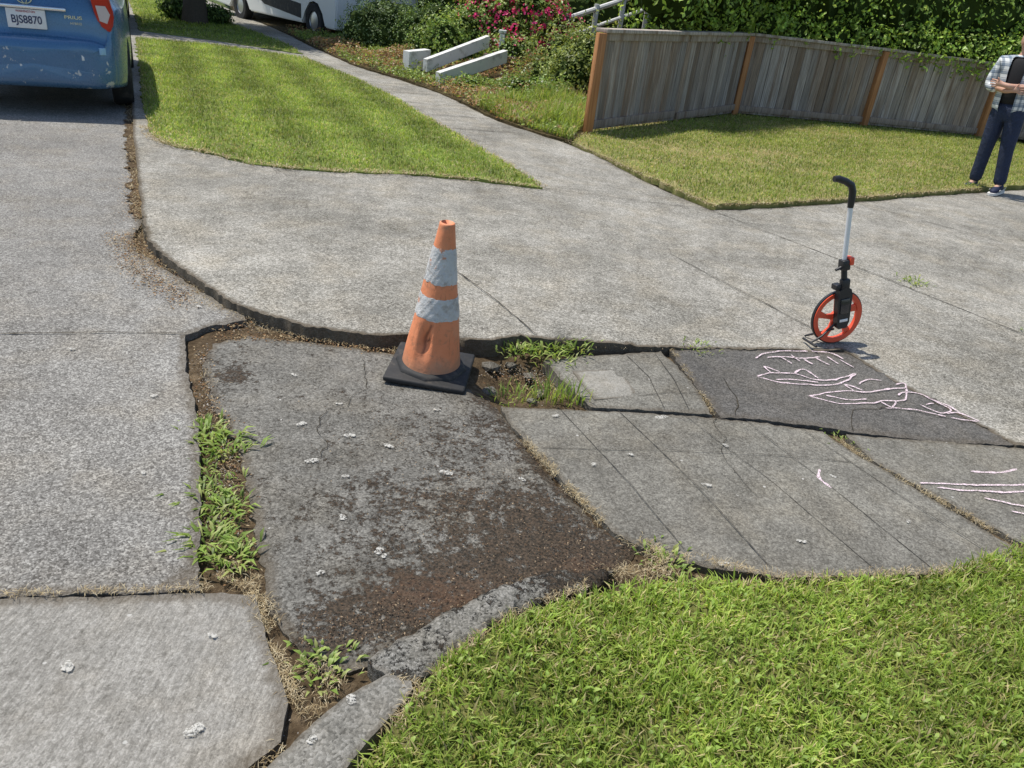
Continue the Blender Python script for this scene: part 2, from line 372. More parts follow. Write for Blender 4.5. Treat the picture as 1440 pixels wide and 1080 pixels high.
slab('driveway',drv,zdrv,.14,M_drive,grid=.17,step=far,jag=.012,seed=50,chip=.008,amp=.004)
street=cm((-129,150),(-106,155),(-80,161),(-84,169),(-94,194),(-107,225),(-120,253),(-138,285),(-153,318),(-146,331),(-133,343),(-162,367),(-200,397),(-228,422),(-238,440),(-247,470),(-296,570),(-371,712),(-538,1042),(-689,1336),(-946,1840),(-1500,2900),(-2600,3300),(-1700,1000),(-900,20),(-300,108))
slab('street',street,0.0,.1,M_street,grid=.17,step=far,jag=.010,seed=60,chip=.006,amp=.003)
gut=cm((-128,149.7),(-104,154.7),(-76,160.8),(-65,162),(-61,155),(-56,146),(-50,137),(-45,128),(-43,117),(-49,108),(-58,95),(-80,60),(-95,20),(-900,-60),(-900,19.2),(-300,107.6))
slab('gutter_pavement',gut,-.004,.1,M_gutter,grid=.1,step=lambda x,y:.02 if x>-2.5 else .2,jag=.003,seed=70,amp=.002,chip=.002)
def mossf(x,y):
    v=.08
    for cx,cy,sx,sy,a in ((-.12,2.15,.4,.2,.42),(.15,2.1,.27,.22,.52),(.40,1.97,.14,.12,.95),(.08,1.84,.36,.14,.8),(-.22,1.64,.28,.13,.9),(-.42,1.5,.13,.1,.6),(-.2,2.62,.4,.16,.32),(.0,2.7,.16,.14,.4),(-.9,2.9,.45,.2,.12),(-.5,2.05,.3,.3,.2),(.18,2.5,.11,.3,.6),(-.1,2.92,.12,.08,.6),(-1.2,2.9,.1,.2,.5)):
        v=v+a*np.exp(-(((x-cx)/sx)**2+((y-cy)/sy)**2))
    return np.minimum(v,1.05)
def rustf(x,y): return np.exp(-(((x+.12)/.34)**2+((y-1.72)/.14)**2))*.65+.5*np.exp(-(((x-.3)/.14)**2+((y-1.93)/.12)**2))+.1
def zsunk(x,y): return -.020-.006*np.exp(-(((x-.2)/.35)**2+((y-1.95)/.3)**2))
sunk=cm((-140,317),(-128,329),(-98,331),(-60,329),(-44,327),(-24,306),(-8,294),(2,274),(11,255),(24,234),(36,215),(48,205),(45,195),(31,188.5),(20,184),(4,175),(-8,165),(-20,154),(-28,143),(-35,140),(-44,142),(-52,150),(-62,162),(-70,180),(-84,208),(-95,233),(-108,250),(-119,264),(-134,293))
slab('sunken_apron',sunk,zsunk,.06,M_sunk,grid=.035,step=.02,jag=.014,seed=80,chip=.006,amp=.002,moss=mossf,rust=rustf)
def zw(x,y): return -.012+.026*sstep(x,.1,.9)
walk=cm((-4,289.5),(29,294),(63,296),(91,297.5),(114,299),(138,298),(148,280),(161,263),(174,246),(187,226),(193,219),(184,216),(145,206),(117,200.5),(94,196),(75,196),(62,199),(50,203),(41,210),(27,232),(13,256),(2,274))
slab('sidewalk',walk,zw,.06,M_walk,grid=.05,step=.02,jag=.006,seed=90,chip=.004)
slab('sidewalk_slab',cm((148,298),(230,305),(330,315),(345,266),(240,237),(195,228),(175,249),(153,277)),zw,.06,M_walk,grid=.05,step=.02,jag=.006,seed=95,chip=.004)
slab('asphalt_patch',cm((79,367),(118,379),(180,392),(197,366),(212,341),(228,307),(193,301),(151,300),(142,301),(114,301),(93,299),(86,327),(81,351)),lambda x,y:zw(x,y)+.003,.06,M_asph,grid=.05,step=.02,jag=.008,seed=100,chip=.004)
slab('paving_patch',cm((14,340),(37,349),(74,362),(85,331),(89,299),(66,298),(35,297),(27,311)),lambda x,y:zw(x,y)+.006,.06,M_walk,grid=.05,step=.02,jag=.008,seed=105,chip=.004)
slab('paving_square',cm((28,329),(51,337),(57,309),(37,302)),lambda x,y:zw(x,y)+.011,.02,M_tile,grid=.04,step=.02,jag=.003,seed=110,chip=.001)
cm_poly=cm((40,191),(15,181.5),(3,173.5),(-8,163.5),(-19,152),(-28,141),(-22,136.5),(-15,136),(-7,147),(3,159),(15,168.5),(34,181))
slab('curb_mossy',cm_poly,lambda x,y:.034+.006*sn(x,y,6,3)-.02*sstep(x,.15,.4),.12,M_curbm,grid=.02,step=.015,jag=.008,seed=120,chip=.012,moss=lambda x,y:.42+.35*sn(x,y,3,8)+.2*sstep(x,-.1,.3),rust=lambda x,y:0*x)
curbp=cm((-22.5,136),(-29,130.5),(-36,120),(-44,106),(-80,45),(-58,45),(-27,108),(-20,122),(-15,133),(-16,135.5))
slab('curb',curbp,.040,.13,M_curb,grid=.03,step=.02,jag=.004,seed=130,chip=.006)
lawnF=cm((180,213.5),(142,203),(114,197),(92,191),(71,188),(60,187),(48,184),(32,176),(14,165),(2,155),(-7,144),(-13,135),(-18,121),(-25,107),(-56,45),(-60,0),(500,0),(500,300),(340,259),(230,229))
def zlf(x,y): return .024+.012*sn(x,y,1.2,33)
slab('lawn_front',lawnF,zlf,.1,M_thatch,grid=.06,step=.05,jag=.01,seed=140)
lawnA=cm((-712,1405),(-527,1042),(-410,810),(-358,713),(-333,675),(-306,655),(-272,646),(-236,630),(-206,630),(-162,641),(-95,665),(-46,670),(5,671),(-25,739),(-76,837),(-141,960),(-196,1073),(-292,1234),(-421,1413),(-474,1424),(-594,1445))
slab('lawn_verge',lawnA,.07,.06,M_lawnfar,grid=.15,step=.08,jag=.03,seed=150,amp=.008)
lawnS=cm((-950,1879),(-770,1535),(-627,1526),(-445,1472),(-529,1633),(-698,1861),(-857,2053),(-1250,2700),(-1390,2700))
slab('lawn_verge_far',lawnS,.07,.06,M_lawnfar,grid=.2,step=.15,jag=.03,seed=155)
lawnB=cm((158,685),(229,728),(317,791),(422,869),(512,934),(599,996),(720,1080),(920,1330),(831,1440),(766,1472),(544,1422),(307,1360),(54,1000),(35,915),(75,838),(101,782),(130,727))
slab('lawn_yard',lawnB,.072,.06,M_lawndry,grid=.15,step=.08,jag=.03,seed=160,amp=.008)
bed=cm((50,990),(33,915),(-20,962),(-58,1010),(-156,1194),(-239,1298),(-331,1399),(-472,1633),(-604,1869),(-896,2343),(-1200,3000),(1800,3000),(1100,1560),(766,1480),(544,1428),(305,1368))
def zbed(x,y): 
    d=dist(pathr,np.stack([np.atleast_1d(x),np.atleast_1d(y)],1),False) if np.ndim(x) else dist(pathr,np.array([[x,y]]),False)[0]
    return .075+.35*sstep(d,.1,3.5)*sstep(np.asarray(y,float)*1.0,11.0,14.5)
slab('garden_bed',bed,zbed,.2,M_bed,grid=.4,step=.3,jag=.03,seed=170,amp=.01)
# joints
V=[];F=[]
zz=lambda c:(lambda x,y:c)
zD=lambda x,y:float(zdrv(x,y))
for i,p in enumerate([cm((154,678),(195,622),(236,565),(309,453),(400,330))]): ribbon(V,F,p,.009,zD,i,.006,.05)
for i,p in enumerate([cm((314,788),(431,681),(700,430)),cm((98,532),(140,465),(180,397)),cm((-42,436),(-13,393),(9,355)),cm((4,671),(80,676),(154,682)),cm((512,931),(620,800),(900,560))]): ribbon(V,F,p,.007,zD,10+i,.007,.05)
for i in range(14):
    a=np.array([-1.1-.37*i,9.1+.75*i*1.05]);ribbon(V,F,[(a[0]-.25,a[1]-.1),(a[0]+.9,a[1]+.25)],.016,zz(.050),60+i,.008,.2)
for i,p in enumerate([cm((-153,318),(-188,309),(-225,296),(-420,245),(-700,170))]): ribbon(V,F,p,.006,zz(0),30+i,.006,.05)
mesh_obj('pavement_joint',V,F,M_joint,kind='structure')
V=[];F=[]
ribbon(V,F,cm((-249,474),(-297,568),(-372,710),(-539,1040),(-690,1334),(-947,1838)),.15,zz(0),5,.007,.03,.02)
mesh_obj('gutter_dirt',V,F,M_soil,kind='structure')
V=[];F=[]
for i,p in enumerate([cm((47,296),(72,245),(91,198)),cm((76,297),(104,250),(127,204)),cm((128,297),(152,255),(173,223)),cm((104,298),(128,250),(148,208)),cm((22,292),(48,240),(64,202)),cm((14,259),(60,265),(116,272),(147,273))]): ribbon(V,F,p,.003,zw,i,.0052,.03,.001)
for i,p in enumerate([cm((57,309),(72,316),(87,318)),cm((55,353),(64,330),(68,299)),cm((70,357),(76,330),(79,300))]): ribbon(V,F,p,.0035,lambda x,y:zw(x,y)+.006,20+i,.0058,.03,.001)
mesh_obj('score_line',V,F,M_score,kind='structure')
V=[];F=[]
for i,p in enumerate([cm((152,300),(158,320),(185,330),(215,322)),cm((100,301),(104,318),(101,340)),]): ribbon(V,F,p,.004,lambda x,y:zw(x,y)+.003,40+i,.005,.03,.012)
for i,p in enumerate([cm((88,300),(91,280),(87,262),(95,240)),]): ribbon(V,F,p,.0025,zw,45+i,.0056,.02,.015)
for i,p in enumerate([cm((-70,320),(-62,290),(-75,262),(-66,235)),]): ribbon(V,F,p,.003,lambda x,y:float(zsunk(x,y)),48+i,.006,.02,.018)
mesh_obj('slab_crack',V,F,M_joint,kind='structure')
# chalk
def dusty(name,col,sc,lo,hi):
    s=NT(name);n_=s.noise(sc,4,.7);tr=s.n('BsdfTransparent');s.fin(col,.95,spec=.05)
    mx=s.n('MixShader',{0:s.ss(n_,lo,hi),1:tr.outputs[0],2:s.b.outputs[0]});s.t.links.new(mx.outputs[0],s.out.inputs[0]);return s.m
M_chalk=dusty('chalk',(.76,.62,.66),190,.36,.56)
V=[];F=[]
CH=[cm((119,344),(126,350),(134,352),(142,353),(150,349),(160,352),(168,358),(174,362)),cm((119,344),(130,341),(144,342),(156,345),(166,352),(174,362)),cm((127,351),(126,358),(132,353)),cm((140,353),(146,360),(152,351)),cm((128,344),(138,346),(150,346)),
cm((123,366),(130,374),(142,381),(156,385)),cm((158,385),(168,386),(174,380)),cm((130,369),(139,373),(150,374),(161,379)),cm((150,374),(154,368)),cm((158,377),(163,370)),cm((165,380),(169,372)),cm((171,378),(176,370)),cm((138,372),(142,366)),cm((144,377),(148,370)),
cm((140,329),(150,335),(162,340),(174,342),(186,348),(196,352)),cm((140,329),(154,326),(168,329),(180,335),(190,338),(196,352)),cm((150,333),(160,331),(170,334)),cm((166,341),(164,348),(172,343)),cm((176,333),(180,328),(184,336)),
cm((188,343),(194,347),(202,347),(206,341)),cm((196,335),(203,329),(210,334),(206,341)),cm((199,336),(204,339)),cm((206,328),(213,331),(220,325)),cm((176,327),(190,329),(204,325)),cm((206,325),(219,324)),cm((172,350),(178,357),(186,358)),cm((204,344),(210,338),(214,332)),cm((192,355),(198,358),(196,352))]
for i,p in enumerate(CH): ribbon(V,F,crom(p,6),.0105,lambda x,y:zw(x,y)+.003,200+i,.006,.010,.006)
for i,p in enumerate([cm((126,264),(124,257),(127,251)),cm((166,263),(190,267),(214,272),(240,279)),cm((172,261),(195,263),(225,270)),cm((193,277),(205,279),(216,284)),cm((189,258),(203,255),(215,255)),cm((196,250),(210,249),(222,250))]): ribbon(V,F,crom(p,6),.012,zw,230+i,.006,.012,.004)
mesh_obj('chalk_drawing',V,F,M_chalk,kind='structure')
V=[];F=[]
sp=[(-.69,2.32,.014,-.020),(-.60,2.52,.012,-.020),(-.20,2.35,.015,-.021),(.08,2.37,.009,-.023),(-.50,2.02,.01,-.021),(-.35,1.88,.011,-.022),(-.8,2.56,.012,-.020),(.75,1.985,.010,.01),(.77,2.43,.010,.012),(-.44,2.48,.011,-.020),(.90,2.74,.008,.013),(-.33,1.86,.007,-.022),(-.63,1.17,.013,-.004),(.66,2.93,.015,.004),(1.05,2.15,.009,.014),(-.7,1.45,.008,-.004),(-1.6,3.5,.01,0),(-1.2,2.1,.007,0),(-1.4,2.6,.009,0),(.2,2.85,.009,-.008),(-1.9,2.9,.009,0),(.5,2.6,.008,.0),(1.3,2.6,.008,.014),(-.29,1.27,.01,.040),(-.35,1.15,.008,.040),(-.5,1.75,.008,-.021),(-.7,2.75,.008,-.020),(-.3,2.8,.009,-.020),(-.95,2.95,.009,-.020),(-1.0,1.3,.012,-.004),(.35,2.5,.009,-.004),(1.5,2.35,.008,.014),(-.55,2.25,.008,-.020)]
for k,(x,y,r,z) in enumerate(sp):
    r*=1.3;b=len(V);m_=18;V.append((x,y,z+.0080))
    for i in range(m_):
        a=2*PI*i/m_;rr=r*(.75+.3*math.sin(a*2+k)+.35*random.Random(k*99+i).random());V.append((x+rr*1.3*math.cos(a),y+rr*math.sin(a),z+.0068))
    for i in range(m_): F.append((b,b+1+i,b+1+(i+1)%m_))
mesh_obj('lichen_spot',V,F,dusty('lichen',(.46,.45,.41),130,.40,.56),kind='stuff')
# ------------------------------------------------------------ grass
G1=[(.29,.41,.07),(.38,.50,.10),(.20,.30,.045),(.50,.54,.16),(.60,.52,.27)]
vis=cm((185,225),(142,203.5),(114,197.5),(92,191.5),(71,188.5),(60,187),(48,184),(32,176),(14,165),(2,155),(-7,144),(-13,135),(-18,121),(-25,107),(-40,75),(240,75),(300,250),(230,232))
def lawn(name,poly,n,L,W,cols,wt,zf,dryw,stripe=False,lean=(.3,1.25),drypatch=None,clump=False):
    q=scat(poly,n)
    if clump:
        k=rng.random(n)<.6;cc=scat(poly,int(n/28));q[k]=cc[rng.integers(0,len(cc),k.sum())]+rng.normal(0,.012,(k.sum(),2));q=q[inside(poly,q)];n=len(q)
    d=dist(poly,q);cl=pal(n,cols,wt,.22)
    v=.95+.22*sn(q[:,0],q[:,1],.9,5)+.16*sn(q[:,0],q[:,1],4,6);cl*=v[:,None]
    pd=.5*np.exp(-d/dryw)+.16*(sn(q[:,0],q[:,1],.7,9)>.35)
    if drypatch:
        for cx,cy,sx,sy,a in drypatch: pd=pd+a*np.exp(-(((q[:,0]-cx)/sx)**2+((q[:,1]-cy)/sy)**2))*(.7+.6*sn(q[:,0],q[:,1],1.6,19))
    dry=rng.random(n)<pd;cl[dry]=pal(dry.sum(),[(.56,.47,.27),(.46,.37,.2),(.62,.54,.34)])
    if stripe:
        t=(q[:,0]*.895+q[:,1]*.446)/.36;st=np.sin(t*PI+.5*sn(q[:,0],q[:,1],.3,2));cl*=(1+.26*st)[:,None]  # mowing stripes: light on leaning blades painted into the blade colour
    z=zf(q[:,0],q[:,1]) if callable(zf) else np.full(n,zf)
    return blades(name,q[:,0],q[:,1],z-.004,rng.uniform(L[0],L[1],n)*(1-.3*dry),rng.uniform(W[0],W[1],n),rng.uniform(lean[0],lean[1],n)+.3*dry,cl,M_blade,kind='stuff')
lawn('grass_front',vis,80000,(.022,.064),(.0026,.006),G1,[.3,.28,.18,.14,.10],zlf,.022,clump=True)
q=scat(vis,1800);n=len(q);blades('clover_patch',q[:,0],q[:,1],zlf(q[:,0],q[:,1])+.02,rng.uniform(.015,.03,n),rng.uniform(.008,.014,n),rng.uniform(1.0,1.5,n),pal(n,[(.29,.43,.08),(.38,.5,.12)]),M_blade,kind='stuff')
G2=[(.24,.34,.06),(.32,.42,.085),(.17,.25,.045),(.46,.43,.19)]
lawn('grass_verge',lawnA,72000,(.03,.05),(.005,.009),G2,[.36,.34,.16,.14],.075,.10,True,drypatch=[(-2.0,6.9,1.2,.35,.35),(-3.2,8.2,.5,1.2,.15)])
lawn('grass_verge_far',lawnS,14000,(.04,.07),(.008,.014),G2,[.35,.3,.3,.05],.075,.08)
G3=[(.25,.34,.065),(.33,.40,.09),(.18,.26,.055),(.52,.46,.24)]
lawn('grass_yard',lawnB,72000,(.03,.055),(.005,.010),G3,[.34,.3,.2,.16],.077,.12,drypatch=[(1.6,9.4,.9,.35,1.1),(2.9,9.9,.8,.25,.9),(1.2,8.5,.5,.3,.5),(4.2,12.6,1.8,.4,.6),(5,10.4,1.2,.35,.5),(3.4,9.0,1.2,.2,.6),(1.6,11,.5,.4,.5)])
STR=[(.5,.42,.26),(.42,.33,.19),(.32,.24,.13),(.58,.5,.34)]
def straw(name,lines,L=(.010,.036),W=(.0009,.002)):
    xs=[];zs=[]
    for pts,n,sp,z in lines:
        q=along(pts,n,sp);xs.append(q);zs.append(np.full(n,z))
    q=np.vstack(xs);z=np.concatenate(zs);n=len(q);k=sn(q[:,0],q[:,1],5,88)>-.35;q=q[k];z=z[k];n=len(q)
    return blades(name,q[:,0],q[:,1],z+rng.uniform(0,.006,n),rng.uniform(*L,n),rng.uniform(*W,n),rng.uniform(1.0,1.55,n),pal(n,STR),M_dry,kind='stuff')
straw('straw',[(cm((-74,165),(-69,168),(-63,160),(-55,147)),900,.018,-.02),(cm((-55,147),(-48,137),(-42,126)),600,.012,-.020),(cm((-83,164),(-75,172)),300,.02,-.02),
 (cm((48,205),(62,200)),300,.018,-.005),(cm((62,198),(94,193),(142,205),(180,215)),1200,.010,.026),(cm((8,262),(24,236),(38,213),(50,203)),1000,.011,-.014),
 (cm((34,181),(16,168),(4,158),(-6,145),(-13,134),(-19,118)),900,.008,.032),(cm((139,300),(148,280),(161,263),(175,246),(188,228)),900,.008,.006),
 (cm((8,176),(30,186),(46,192)),300,.02,-.015),(cm((50,203),(56,192),(42,188)),700,.022,.008),(cm((-42,140),(-35,137),(-40,118),(-47,105)),400,.014,-.016),(cm((-29,140),(-21,135),(-14,135)),250,.008,.02),
 (cm((-131,290),(-120,262),(-108,245),(-90,210),(-80,185)),350,.03,-.028),(cm((-240,440),(-205,400),(-160,362),(-130,340)),1300,.055,-.01),(cm((-130,338),(-100,333),(-50,332)),500,.02,-.022),
 (cm((80,366),(84,345),(90,303)),500,.007,.004),(cm((-300,578),(-246,478),(-228,436)),900,.035,.008),(cm((0,352),(44,359),(77,367)),200,.01,.01),(cm((-128,150.5),(-79,161)),300,.005,-.004),(cm((-300,108),(-128,150)),500,.006,-.004)])
straw('straw_lawn_edge',[(cm((-362,713),(-337,673),(-306,653),(-272,644),(-236,627),(-206,627),(-162,639),(-95,663),(-46,668),(7,669)),2200,.03,.065),(cm((7,671),(-25,739),(-76,837),(-141,960)),800,.025,.065),(cm((158,683),(229,726),(317,789),(422,867),(512,931)),1600,.03,.06),(cm((155,682),(101,779),(31,910)),1000,.03,.06),(cm((-246,471),(-297,570),(-372,712),(-539,1042)),1400,.04,.01)],(.02,.05),(.003,.006))
def litter(name,lines,size,cols):
    qs=[];zs=[]
    for pts,n,sp,z in lines: qs.append(along(pts,n,sp));zs.append(np.full(n,z))
    q=np.vstack(qs);z=np.concatenate(zs);n=len(q);c=np.column_stack([q,z+rng.uniform(0,.008,n)])
    nr=rng.normal(size=(n,3))*.35+np.array([0,0,1]);nr/=np.linalg.norm(nr,axis=1)[:,None];cl=pal(n,cols,None,.3)
    V_=leafset(c,nr,rng.uniform(size*.4,size*1.3,n));C=np.repeat(cl,4,axis=0)
    o=mesh_obj(name,V_.reshape(-1,3).tolist(),[(4*i,4*i+1,4*i+2,4*i+3) for i in range(n)],M_dry,kind='stuff');setcol(o,C)
litter('leaf_litter',[(cm((-240,436),(-208,397),(-166,360),(-136,337)),2600,.05,-.014),(cm((-246,440),(-212,392),(-170,355)),1500,.05,.006),(cm((-300,572),(-250,470)),900,.05,.008),(cm((-140,325),(-100,333),(-50,332)),800,.03,-.024),(cm((-140,310),(-125,275),(-108,245),(-85,200),(-75,172)),600,.035,-.026),(cm((-15,330),(15,325),(20,305)),300,.06,-.07)],.013,[(.24,.14,.07),(.36,.25,.14),(.14,.085,.05),(.42,.33,.2)])
litter('dark_litter',[(cm((-20,165),(10,178),(35,192),(25,215)),1300,.09,-.016),(cm((-45,150),(-20,165)),400,.05,-.016),(cm((-30,215),(10,220)),900,.15,-.017),(cm((-60,250),(0,265)),500,.15,-.017)],.007,[(.08,.05,.03),(.16,.10,.06),(.04,.028,.02),(.34,.26,.17)])
litter('gravel_crumbs',[(cm((-140,310),(-122,268),(-100,230),(-80,175)),1400,.03,-.029),(cm((-235,436),(-160,362),(-130,338)),1500,.05,-.024),(cm((-20,340),(25,330),(20,300)),900,.06,-.07),(cm((-45,118),(-60,90)),500,.03,-.03)],.008,[(.3,.28,.25),(.2,.18,.16),(.42,.4,.36),(.1,.08,.06)])
rc=random.Random(5)
for i,(x,y,z,s_) in enumerate([(-.12,3.36,-.06,.05),(.08,3.34,-.08,.04),(.14,3.2,-.09,.035),(-.1,3.12,-.07,.04),(-.02,3.4,-.06,.03),(.1,3.06,-.06,.03)]):
    pb=PB();bmesh.ops.create_icosphere(pb.bm,subdivisions=1,radius=1)
    for v in pb.bm.verts: v.co=Vector((x+v.co.x*s_*rc.uniform(.7,1.3),y+v.co.y*s_*rc.uniform(.7,1.2),z+v.co.z*s_*.5*rc.uniform(.7,1.2)))
    pb.done('concrete_chunk',M_curbm,None,False,label='small broken chunk of grey concrete lying in the hole',category='rubble',group='concrete chunks in the hole')
# weeds
WC=((.24,.36,.07),(.33,.45,.1),(.18,.27,.05),(.42,.47,.16))
def weed(x,y,z,n,L,W,lab,cols=WC,spread=.05,lean=(.9,1.5)):
    e=empty('weed',(x,y,z),lab,'weed',group='weeds growing in the pavement gaps')
    px=rng.normal(0,spread,n);py=rng.normal(0,spread,n)
    blades('leaves',px,py,np.zeros(n)-.005,rng.uniform(L*.3,L,n),rng.uniform(W*.5,W,n),rng.uniform(lean[0],lean[1],n),pal(n,cols),M_blade,parent=e,az=np.arctan2(py,px)+rng.normal(0,.9,n),root=.35)
lw='green leafy weed sprouting from the gap beside the sunken slab'
weed(-1.12,2.42,-.02,110,.075,.014,lw,spread=.045);weed(-1.02,2.35,-.02,110,.075,.013,lw,spread=.045);weed(-1.04,2.2,-.02,50,.05,.009,lw,spread=.035)
weed(-.97,2.04,-.02,95,.07,.013,lw,spread=.04);weed(-.88,2.0,-.02,70,.07,.013,lw,spread=.035);weed(-.86,1.83,-.02,110,.08,.013,lw,spread=.042);weed(-.77,1.77,-.02,80,.075,.012,lw,spread=.035);weed(-.93,2.13,-.02,35,.05,.009,lw,spread=.03);weed(-.85,1.91,-.02,35,.05,.009,lw,spread=.03)
lh='green weed clump growing at the broken hole'
weed(.02,3.46,-.0,80,.08,.015,lh,spread=.05,lean=(.6,1.4));weed(.15,3.49,.0,100,.09,.014,lh,spread=.055,lean=(.6,1.4));weed(.30,3.53,.02,50,.08,.012,lh,spread=.045,lean=(.7,1.4));weed(.18,3.07,-.04,60,.15,.009,lh,spread=.035,lean=(.1,.8));weed(.27,3.04,-.02,50,.13,.009,lh,spread=.03,lean=(.1,.9));weed(-.02,3.04,-.05,50,.08,.008,lh,spread=.05,lean=(.3,1.1));weed(.06,3.1,-.07,50,.09,.008,lh,spread=.05,lean=(.3,1.1));weed(.22,3.38,-.02,40,.08,.011,lh,spread=.04,lean=(.5,1.2))
weed(-.4,1.41,-.015,90,.04,.015,'low broadleaf weed beside the broken kerb',spread=.045,lean=(1.0,1.5));weed(.56,1.96,.01,80,.04,.014,'low clover weed at the lawn edge',spread=.045,lean=(.8,1.4))
weed(2.75,5.35,.03,60,.07,.012,'small weed in a driveway joint',spread=.05);weed(3.25,4.6,.03,50,.07,.012,'small weed in a driveway joint',spread=.05);weed(1.45,2.93,.005,40,.04,.007,'small weed in a sidewalk joint',spread=.04);weed(.95,3.72,.03,50,.045,.009,'small weed in a driveway joint',spread=.06)
# ------------------------------------------------------------ fence
s=NT('weathered_boards');a=s.attr('col','Color');st=s.noise(1,5,.65,vec=s.scl(s.pos(),(60,60,2.2)));st2=s.noise(1,4,.6,vec=s.scl(s.pos(),(9,9,.9)))
c=s.mix(s.ss(st,.3,.7),s.mix(.6,a,(.05,.038,.028)),a);c=s.mix(s.math('MULTIPLY',s.ss(st2,.46,.7),.7),c,(.18,.115,.07));s.bump(st,.5,.004);M_board=s.fin(c,.85,spec=.2)
s=NT('cedar_post');st=s.noise(1,5,.6,vec=s.scl(s.pos(),(40,40,2)));M_post=s.fin(s.ramp(st,[(.25,(.24,.10,.04)),(.55,(.42,.2,.085)),(.8,(.52,.29,.14))]),.75,spec=.2)
fe=empty('fence',(.54,9.9,.07),'weathered grey board fence with orange cedar posts','fence')
fpts=[(.54,9.9),(1.82,11.7),(3.07,13.5),(5.44,14.13),(7.66,14.63),(9.9,15.1)]
fh=[1.17,1.2,1.24,1.24,1.22,1.22]
o0=Vector((.54,9.9,.07))
def fillc(ob,c):
    ca=ob.data.color_attributes.new('col','FLOAT_COLOR','POINT');ca.data.foreach_set('color',np.tile([*c,1],len(ob.data.vertices)).astype(np.float32))
for i in range(5):
    a=Vector((*fpts[i],.07));b=Vector((*fpts[i+1],.07));d=(b-a);L=d.length;d.normalize();nrm=Vector((-d.y,d.x,0))
    bm=bmesh.new();cl=bm.loops.layers.float_color.new('col');k=int(L/.142);bw=L/k
    for j in range(k):
        h=fh[i]+(fh[i+1]-fh[i])*(j/k)-.05;c0=a+d*(bw*(j+.5))-o0
        ff=random.Random(i*77+j);g=ff.uniform(.65,1.25);base=ff.choice([(.44,.385,.33),(.48,.43,.385),(.36,.28,.215),(.44,.37,.31)])
        r=bmesh.ops.create_cube(bm,size=1);off=ff.uniform(-.005,.005);z0=.03
        for v in r['verts']:
            x,y,z=v.co;v.co=c0+d*(x*(bw-.008))+nrm*(y*.02+off)+Vector((0,0,z0+(z+.5)*(h-z0)))
        for f in {f for v in r['verts'] for f in v.link_faces}:
            for lp in f.loops: lp[cl]=(base[0]*g,base[1]*g,base[2]*g,1)
    me=bpy.data.meshes.new('panel');bm.to_mesh(me);bm.free();me.materials.append(M_board);link(bpy.data.objects.new('panel',me),fe)
    rot=Matrix((d,nrm,Vector((0,0,1)))).transposed()
    sl_=math.atan2(fh[i+1]-fh[i],L);rr=rot@Matrix.Rotation(-sl_,3,'Y');mid=(a+b)/2-o0;hm=(fh[i]+fh[i+1])/2
    fillc(PB().box(mid+Vector((0,0,hm-.02)),(L+.02,.16,.04),.004,rr).done('top_rail',M_board,fe),(.54,.48,.42))
    fillc(PB().box(mid-nrm*.025+Vector((0,0,hm-.085)),(L-.09,.025,.085),.003,rr).done('trim_board',M_board,fe),(.44,.38,.32))
    fillc(PB().box(mid-nrm*.03+Vector((0,0,.11)),(L-.09,.03,.09),.003,rr).done('kick_board',M_board,fe),(.38,.31,.25))
for i,p in enumerate(fpts):
    if i==1: continue
    PB().box(Vector((*p,.07))-o0+Vector((0,-.04,(fh[i]-.045)/2)),(.1,.1,fh[i]-.05),.006,Matrix.Rotation(.4,3,'Z')).done('post',M_post,fe)
# ------------------------------------------------------------ hedge, shrubs, trees
HG=[(.21,.34,.055),(.30,.45,.08),(.14,.23,.038),(.40,.53,.12)]
bl=[]
rr=random.Random(4)
for (x0,y0),(x1,y1),k in (((1.3,11.7),(3.0,14.2),5),((3.1,14.2),(11.5,16.1),13)):
    for i in range(k):
        t=(i+.5)/k;x=x0+(x1-x0)*t+rr.uniform(-.15,.15)*1;y=y0+(y1-y0)*t
        bl.append((x+.12,y+.24+rr.uniform(-.12,.12),2.0+rr.uniform(-.15,.15),.75+rr.uniform(-.1,.1),.72,.95+rr.uniform(-.12,.1)));bl.append((x,y+.7,2.6,.85,.85,.8))
bl2=[]
for (x,y,z,r_) in ((3.3,13.75,1.42,.32),(3.9,13.95,1.38,.28),(4.6,14.05,1.40,.3),(5.3,14.2,1.36,.26),(6.0,14.3,1.38,.32),(6.6,14.45,1.33,.3),(7.2,14.55,1.36,.34),(7.8,14.7,1.36,.35),(8.5,14.85,1.36,.35),(2.3,12.75,1.47,.22),(2.8,13.35,1.44,.26)): bl2.append((x,y,z,r_*1.2,r_*.8,r_))
he=empty('hedge_tree',(5,15.6,0),'dense bright green leafy hedge tree behind the board fence','hedge')
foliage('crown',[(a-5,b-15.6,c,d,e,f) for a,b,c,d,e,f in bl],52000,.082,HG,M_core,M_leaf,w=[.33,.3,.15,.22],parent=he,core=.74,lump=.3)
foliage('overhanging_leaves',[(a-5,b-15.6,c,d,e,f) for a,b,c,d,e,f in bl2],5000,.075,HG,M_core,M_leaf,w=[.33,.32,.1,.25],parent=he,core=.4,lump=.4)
M_bark=plain('bark',(.09,.07,.05),.9,var=.4,scale=30,bump=.8)
for i in range(9):
    x=3.2+i*.95;y=15.1+.2*i;pb=PB();pb.tube([(x-5,y-15.6,-.1),(x-5+.05,y-15.6,1),(x-5,y-15.6,2.4)],[.08,.06,.04],8);pb.done('trunk',M_bark,he)
DG=[(.08,.14,.03),(.12,.20,.045),(.05,.10,.024),(.18,.26,.065)]
MG=[(.18,.28,.055),(.25,.37,.08),(.12,.20,.042),(.34,.42,.13)]
def shrub(name,bls,n,size,cols,lab,extra=None,**k): return foliage(name,bls,n,size,cols,M_core,M_leaf,extra=extra,label=lab,category='shrub',**k)
